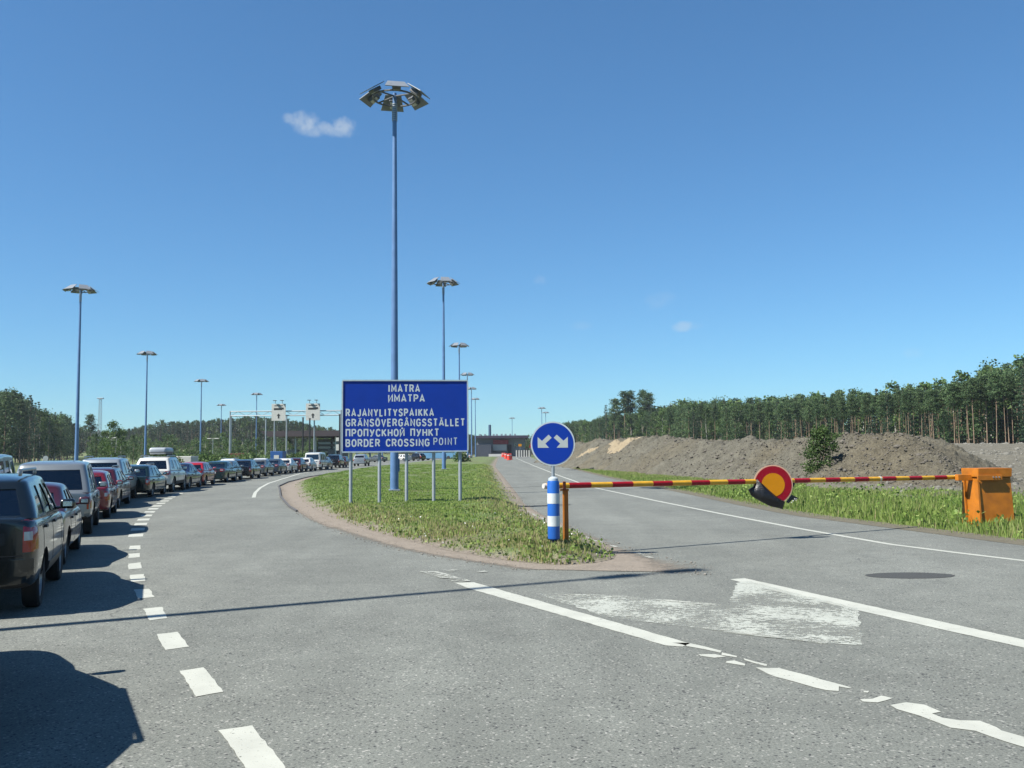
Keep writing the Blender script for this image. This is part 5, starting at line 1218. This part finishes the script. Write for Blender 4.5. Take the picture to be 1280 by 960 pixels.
def bus():
    p = AT(548, 566, 215); t = empty('bus', (p.x, 215, 0), 1.15); mb = MB().box((0, 0, 1.75), (2.5, 11, 2.8), bev=.12).build('body', carpaint('bus_blue', (.12,.30,.50), .2), t)
    for s_ in (-1, 1):
        MB().box((s_*1.255, 0, 2.15), (.02, 9.8, .9), bev=.005).build('side_window', GLASSD, t)
        for yy in (-3.3, 3.4): MB().tube((s_*1.0, yy, .48), (s_*1.27, yy, .48), .48, .48, 20).build('wheel', RUBBER, t)
    MB().box((0, -5.505, 2.2), (2.1, .02, 1.0), bev=.005).build('rear_window', GLASSD, t); tag(t, 'light blue coach far behind the blue border sign', 'bus')
bus()

# ------------------------------------------------------------------ border station
GREYW = mat('panel_grey', (.26,.28,.31), .6, .1, .1); DKROOF = mat('roof_dark_brown', (.05,.035,.04), .6); WHT = mat('panel_white', (.62,.62,.58), .5); GCONC = mat('concrete', (.40,.41,.40), .8, 0, .12)
def gantry():
    Y = 155; a = AT(287, 575, Y); b_ = AT(426, 575, Y); t = empty('sign_gantry', (a.x, Y, 0)); Wd = b_.x-a.x; zt = AT(350, 514.5, Y).z; zl = AT(350, 519.7, Y).z
    z1, z2 = AT(287, 514.5, Y).z, AT(287, 520, Y).z
    for xx in (0, Wd):
        mb = MB(); mb.tube((xx, 0, 0), (xx, 0, z1+.1), .14, .11, 10).tube((xx, .6, 0), (xx, .6, z2), .1, .1, 8); mb.build('post', GALV, t)
    mb = MB()
    for z in (z1, z2):
        mb.tube((0, 0, z), (Wd, 0, z), .10, .10, 8); mb.tube((0, .6, z), (Wd, .6, z), .07, .07, 8)
    n_ = 14
    for i in range(n_): mb.tube((Wd*i/n_, 0, z1 if i%2 else z2), (Wd*(i+1)/n_, 0, z2 if i%2 else z1), .04, .04, 6)
    mb.build('truss_beam', GALV, t)
    for px0, px1, py0, py1 in ((339.5,357,505,526),(382.3,400,504.5,525.5)):
        l, r_ = AT(px0, 515, Y-.4).x-a.x, AT(px1, 515, Y-.4).x-a.x; zt_, zb_ = AT((px0+px1)/2, py0, Y).z, AT((px0+px1)/2, py1, Y).z; cx_, cz_, w_, h_ = (l+r_)/2, (zt_+zb_)/2, r_-l, zt_-zb_
        s_ = MB().box((cx_, -.35, cz_), (w_, .08, h_), bev=.01).build('sign_panel', WHT, t)
        mb = MB(); mb.prism([(cx_+x*w_, -.40, cz_+z*h_) for x, z in [(-.05,-.36),(.05,-.36),(.05,-.2),(.13,-.2),(0,-.07),(-.13,-.2),(-.05,-.2)]], (0, -.01, 0)); mb.build('arrow', LETT, s_)
        mb = MB(); mb.prism([(cx_+x*w_, -.40, cz_+z*h_) for x, z in [(-.34,.14),(.24,.14),(.26,.18),(.36,.17),(.36,.27),(.25,.29),(.22,.25),(-.34,.25)]], (0, -.01, 0)); mb.build('lorry_symbol', LETT, s_)
        MB().box((cx_, -.402, cz_+.39*h_), (w_*.6, .01, .12)).build('word_line', LETT, s_)
        mb = MB()
        for dx in (-.25, .25): mb.tube((cx_+dx*w_, -.3, zt_), (cx_+dx*w_, -.3, zt_+.55), .04, .04, 6); mb.box((cx_+dx*w_, -.6, zt_+.55), (.5, .6, .1))
        mb.build('sign_lamp', LUM, t)
        MB().tube((cx_+(-.35 if px0 < 360 else .05)*w_, .2, 0), (cx_+(-.35 if px0 < 360 else .05)*w_, .2, zt_-.2), .12, .12, 8).build('post', GALV, t)
    tag(t, 'long steel gantry over the lanes with two white lorry arrow signs', 'gantry')
gantry()
def canopy():
    Y = 200; a = AT(325, 545, Y); b_ = AT(452, 545, Y); zt = AT(380, 538.5, Y).z; zb_ = AT(380, 545.5, Y).z; t = empty('station_canopy', (a.x, Y, 0)); Wd = b_.x-a.x
    MB().prism([(0, 0, zt), (1.8, 0, zb_), (Wd, 0, zb_), (Wd, 0, zt+.05)], (0, 26, 0)).build('roof', DKROOF, t)
    for fx in (.12, .32, .52, .72, .93):
        for yy in (3, 22): MB().tube((Wd*fx, yy, 0), (Wd*fx, yy, zb_+.1), .22, .22, 12).build('column', GALV, t)
    for fx in (.2, .42, .62):
        MB().box((Wd*fx, 12, 1.35), (1.8, 4.5, 2.7), bev=.05).build('booth', GREYW, t)
    tag(t, 'wide flat dark canopy of the border station left of the blue sign', 'canopy')
    x0, x1 = AT(397, 555, Y+12).x, AT(424, 555, Y+12).x; o = empty('customs_hall', (0, 0, 0)); z1 = AT(410, 549, Y+12).z
    MB().box(((x0+x1)/2, Y+18, z1/2), (x1-x0, 12, z1), bev=.03).build('wall', mat('dark_panel', (.08,.10,.12), .5), o)
    for k in range(4): MB().box(((x0+x1)/2, Y+11.97, z1*(.22+.2*k)), ((x1-x0)*.94, .04, z1*.10)).build('window', GLASSD, o)
    tag(o, 'low dark customs hall with window bands under the canopy', 'building')
    for px, pw, py0, py1, lb in ((424, 8, 547, 551.5, 'white upper board beside the left edge of the blue sign'), (424, 8, 555.5, 563, 'white lower board beside the left edge of the blue sign')):
        p = AT(px, (py0+py1)/2, 180); k = 180/FPX; o = empty('notice_board', (p.x, 180, 0)); MB().box((0, 0, p.z), (pw*k, .1, (py1-py0)*k), bev=.01).build('panel', WHT, o); MB().tube((pw*k*.45, .1, 0), (pw*k*.45, .1, p.z), .06, .06, 8).build('post', GALV, o); tag(o, lb, 'board')
canopy()
for px, Y, pt, lb in ((378.5, 150, 522, 'dark square pole left of the right gantry sign'), (387, 150, 523, 'dark square pole right below the right gantry sign'), (332, 170, 523, 'pale slim pole just right of the mast by the left gantry sign'), (358, 160, 519, 'pale slim pole just right of the left gantry sign'), (424.5, 150, 518, 'dark pole just left of the blue sign')):
    p = AT(px, 560, Y); t = empty('pole', (p.x, Y, 0)); z1 = AT(px, pt, Y).z; MB().tube((0, 0, 0), (0, 0, z1), .15, .12, 10).build('shaft', BLACKP if 'dark' in lb else GALV, t); MB().box((0, 0, z1), (.34, .34, .1), bev=.01).build('cap', LUM, t); tag(t, lb, 'pole')
def terminal():
    Y = 335; f = lambda px: AT(px, 555, Y).x; zt = AT(625, 544.6, Y).z; zr = AT(625, 548, Y).z; t = empty('terminal_building', (f(596), Y, 0)); W2 = f(656)-f(596); o0 = f(596)
    MB().box((W2/2, 14, zr/2), (W2, 26, zr), bev=.03).build('wall', GREYW, t)
    MB().box((W2/2+.2, 12, (zt+zr)/2), (W2+2.2, 31, zt-zr), bev=.05).build('roof', mat('roof_purple_grey', (.045,.035,.06), .5), t)
    zw = AT(605, 556, Y).z
    MB().box((f(605)-o0, -3.2, zw/2), (f(615)-f(596), 4.2, zw), bev=.03).build('wing', mat('wing_dark', (.06,.07,.09), .5), t)
    MB().box((f(626)-o0, -.4, AT(626, 552.5, Y).z), (f(635)-f(616), .6, 1.6), bev=.03).build('red_fascia', mat('fascia_red', (.32,.02,.03), .5), t)
    MB().box((f(624.5)-o0, -.3, AT(624, 559.5, Y).z/1), (f(633.5)-f(616), .4, 2.2), bev=.02).build('roller_door', WHT, t)
    MB().box((f(637)-o0, -.2, 2.2), (f(639)-f(634.5), .5, 4.2)).build('doorway', DARKI, t)
    MB().box((f(622)-o0, -8, .5), (f(634)-f(613), .4, .9), bev=.02).build('low_wall', WHT, t)
    for px in (644, 649, 653): MB().box((f(px)-o0, -.06+.98, 4.2), (1.0, .1, 1.4)).build('window', GLASSD, t)
    MB().tube((f(611.5)-o0, 10, zt-.1), (f(611.5)-o0, 10, AT(612, 531, Y+10).z), .55, .5, 14).build('chimney', mat('chimney_blue', (.10,.17,.27), .4, .3), t)
    for px in (600, 606, 617, 621, 627, 632, 638, 644): MB().box((f(px)-o0, 4, zt+.35), (.7, .8, .7)).build('roof_vent', GALV, t)
    tag(t, 'grey flat-roofed terminal building with red fascia and tall chimney at the road end', 'building')
terminal()
def barrel():
    t = empty('traffic_barrel'); MB().lathe([(.30, 0), (.32, .06), (.27, .1), (.25, .5), (.22, .95), (.1, 1.0), (0, 1.0)], 16).build('drum', mat('barrel_red', (.75,.06,.03), .5), t, 40)
    mb = MB()
    for z in (.35, .7): mb.lathe([(.262-.03*z, z), (.258-.035*z, z+.12)], 16)
    mb.build('reflective_band', WHT, t); return t
br = barrel(); blb = ['leftmost red barrel on the right carriageway before the terminal', 'second red barrel from the left before the terminal', 'nearest red barrel, lowest of the group before the terminal', 'rightmost red barrel of the group before the terminal', 'far small red barrel behind the others']
for i, (px, py) in enumerate(((630.5,570.5),(632.5,573.5),(636,575.2),(638,574.6),(628.5,568.5))):
    o = br if i == 0 else copy_tree(br); x, y = G(px, py); y = min(y, 300); p = AT(px, 570, y); o.location = (p.x, y, 0); o.scale = (1.6, 1.6, 1.35); tag(o, blb[i], 'barrel', 'red barrels closing the far carriageway')
def chevron():
    t = empty('road_block'); 
    for i in range(4): MB().box((-.9+.6*i, 0, .85), (.55, .06, 1.5), bev=.01).build('white_board' if i%2 == 0 else 'black_board', WHT if i%2 == 0 else LETT, t)
    MB().box((0, .1, .1), (2.4, .5, .18), bev=.02).build('base', GCONC, t); return t
ch = chevron(); cl_ = ['left black and white road block beside the terminal', 'middle black and white road block beside the terminal', 'right black and white road block beside the terminal']
for i, px in enumerate((648, 654.5, 661)):
    o = ch if i == 0 else copy_tree(ch); p = AT(px, 566, 265); o.location = (p.x, 265+i*3, 0); o.scale = (.62, 1, 1.35); tag(o, cl_[i], 'road block', 'striped road blocks by the terminal')
for px, py, m_, lb, w_, h_ in ((650, 556.5, SYEL, 'small yellow sign above the road blocks', .9, .7), (663.5, 556, RED, 'red triangular flag sign left of the round arrow sign', 1.0, 1.6)):
    p = AT(px, py, 262); o = empty('road_sign', (p.x, 262, 0)); 
    if m_ is SYEL: MB().box((0, -.1, p.z), (w_, .05, h_), bev=.01).build('panel', m_, o)
    else: MB().prism([(-w_/2, -.1, p.z-h_/2), (w_/2, -.1, p.z-h_/2), (0, -.1, p.z+h_/2)], (0, .05, 0)).build('panel', m_, o)
    MB().tube((0, 0, 0), (0, 0, p.z), .04, .04, 8).build('post', GALV, o); tag(o, lb, 'sign')
# lattice mast, far lamps, containers
def lattice():
    Y = 400; p = AT(124, 566, Y); z0 = float(hz(p.x, Y)); z1 = AT(124, 498, Y).z; t = empty('lattice_mast', (p.x, Y, z0)); h = z1-z0; mb = MB(); w_ = .75
    cs = [(-w_, -w_), (w_, -w_), (w_, w_), (-w_, w_)]
    for c in cs: mb.tube((*c, 0), (c[0]*.55, c[1]*.55, h), .09, .06, 5)
    n_ = 16
    for i in range(n_):
        f0, f1 = 1-.45*i/n_, 1-.45*(i+1)/n_
        for k in range(4):
            a, b_ = cs[k], cs[(k+1)%4]; mb.tube((a[0]*f0, a[1]*f0, h*i/n_), (b_[0]*f1, b_[1]*f1, h*(i+1)/n_), .05, .05, 4)
    mb.build('lattice', GALV, t); MB().box((0, 0, h), (2.6, 1.2, .5), bev=.05).build('platform', GALV, t); tag(t, 'slender lattice mast with a small platform above the left wood', 'lattice mast')
lattice()
def dlamp(px, Y, pt, lb):
    p = AT(px, 566, Y); z1 = AT(px, pt, Y).z; t = empty('street_lamp', (p.x, Y, 0)); MB().tube((0, 0, 0), (0, 0, z1), .09, .06, 8).build('pole', GALV, t)
    for s_ in (-1, 1):
        h_ = MB().box((s_*.9, 0, z1+.05), (.9, .35, .2), bev=.05).tube((0, 0, z1), (s_*.6, 0, z1+.05), .04, .04, 6).build('lamp_head', WHT, t)
    tag(t, lb, 'street lamp', 'twin-headed street lamps')
dlamp(139.5, 210, 547.5, 'twin-headed street lamp in front of the round green birch'); dlamp(266, 210, 548.5, 'twin-headed street lamp left of the gantry post')
def boxy(name, px0, px1, py0, Y, m_, label, cat, extra=None):
    a, b_ = AT(px0, 566, Y), AT(px1, 566, Y); z1 = AT((px0+px1)/2, py0, Y).z; W2 = b_.x-a.x; t = empty(name, ((a.x+b_.x)/2, Y, 0)); z0 = .15
    MB().box((0, W2*.3, (z0+z1)/2), (W2, W2*.6+1, z1-z0), bev=.04).build('body', m_, t); mb = MB()
    for s_ in (-1, 1): mb.tube((s_*W2*.38, -.6, .25), (s_*W2*.38, .2, .25), .25, .25, 12)
    mb.build('foot', BLACKP, t)
    if extra: extra(t, W2, z1)
    return tag(t, label, cat)
def ex1(t, W2, z1):
    MB().prism([(-W2*.2, -.52, z1*.45), (-W2*.1, -.52, z1*.72), (.0, -.52, z1*.62), (W2*.08, -.52, z1*.7), (W2*.02, -.52, z1*.4), (-W2*.1, -.52, z1*.35)], (0, .012, 0)).build('red_emblem', RED, t)
boxy('box_trailer', 215, 241, 570.3, 100, WHT, 'white box trailer with a small red emblem behind the queue', 'trailer', ex1)
def ex2(t, W2, z1):
    MB().box((0, -.53, z1*.55), (W2*.4, .04, z1*.4)).build('poster', WHT, t)
boxy('blue_container', 339, 354.5, 564, 130, mat('container_blue', (.015,.10,.32), .5), 'bright blue container with a white poster behind the queue', 'container', ex2)
boxy('brown_shed', 288, 307, 566.5, 135, mat('shed_brown', (.14,.04,.025), .8), 'low red brown shed behind the bushes by the gantry post', 'shed')
def rsign():
    p = AT(57, 573, 45); t = empty('round_sign', (p.x, 45, 0)); MB().prism([(x, 0, p.z+z) for x, z in disc_pts(.13*1.0, 32)], (0, .01, 0)).build('disc', mat('sign_back_grey', (.33,.38,.37), .5), t); MB().tube((0, .04, 0), (0, .04, p.z), .025, .025, 8).build('post', GALV, t)
    return tag(t, 'small round grey sign back sticking up above the silver pickup', 'sign')
rsign()
def slim_lamp():
    hx, hy = G(815, 717); hgt = 17.5; d_ = hgt/math.tan(SUN_EL); x, y = hx-d_*math.cos(SUN_AZ), hy-d_*math.sin(SUN_AZ)
    t = empty('street_lamp', (x, y, -.05), SUN_AZ); MB().tube((0, 0, 0), (0, 0, hgt), .12, .07, 14).build('pole', MASTB, t, 40); MB().box((0, 0, .03), (.4, .4, .08), bev=.01).build('base_plate', GALV, t)
    for s_ in (-1, 1):
        MB().tube((0, 0, hgt-.05), (s_*.35, 0, hgt), .035, .035, 8).box((s_*.62, 0, hgt+.02), (.75, .34, .14), bev=.05).build('lamp_head', LUM, t)
    tag(t, 'slim twin-headed lamp outside the left frame edge whose thin shadow crosses the road', 'street lamp')
slim_lamp()
if HAZE > 0:
    me = MB().box((0, 420, 24), (1500, 1100, 54)).mesh('haze'); hm = bpy.data.materials.new('haze'); hm.use_nodes = True; ht = hm.node_tree; ht.nodes.remove(ht.nodes['Principled BSDF'])
    pv = ht.nodes.new('ShaderNodeVolumePrincipled'); pv.inputs['Color'].default_value = (.80,.88,.97,1); pv.inputs['Density'].default_value = HAZE; pv.inputs['Anisotropy'].default_value = .2; ht.links.new(pv.outputs[0], ht.nodes['Material Output'].inputs['Volume'])
    tag(link('haze', me, hm), kind='stuff')
for o in list(bpy.data.objects):
    if o.name.startswith('tmp_'): bpy.data.objects.remove(o)
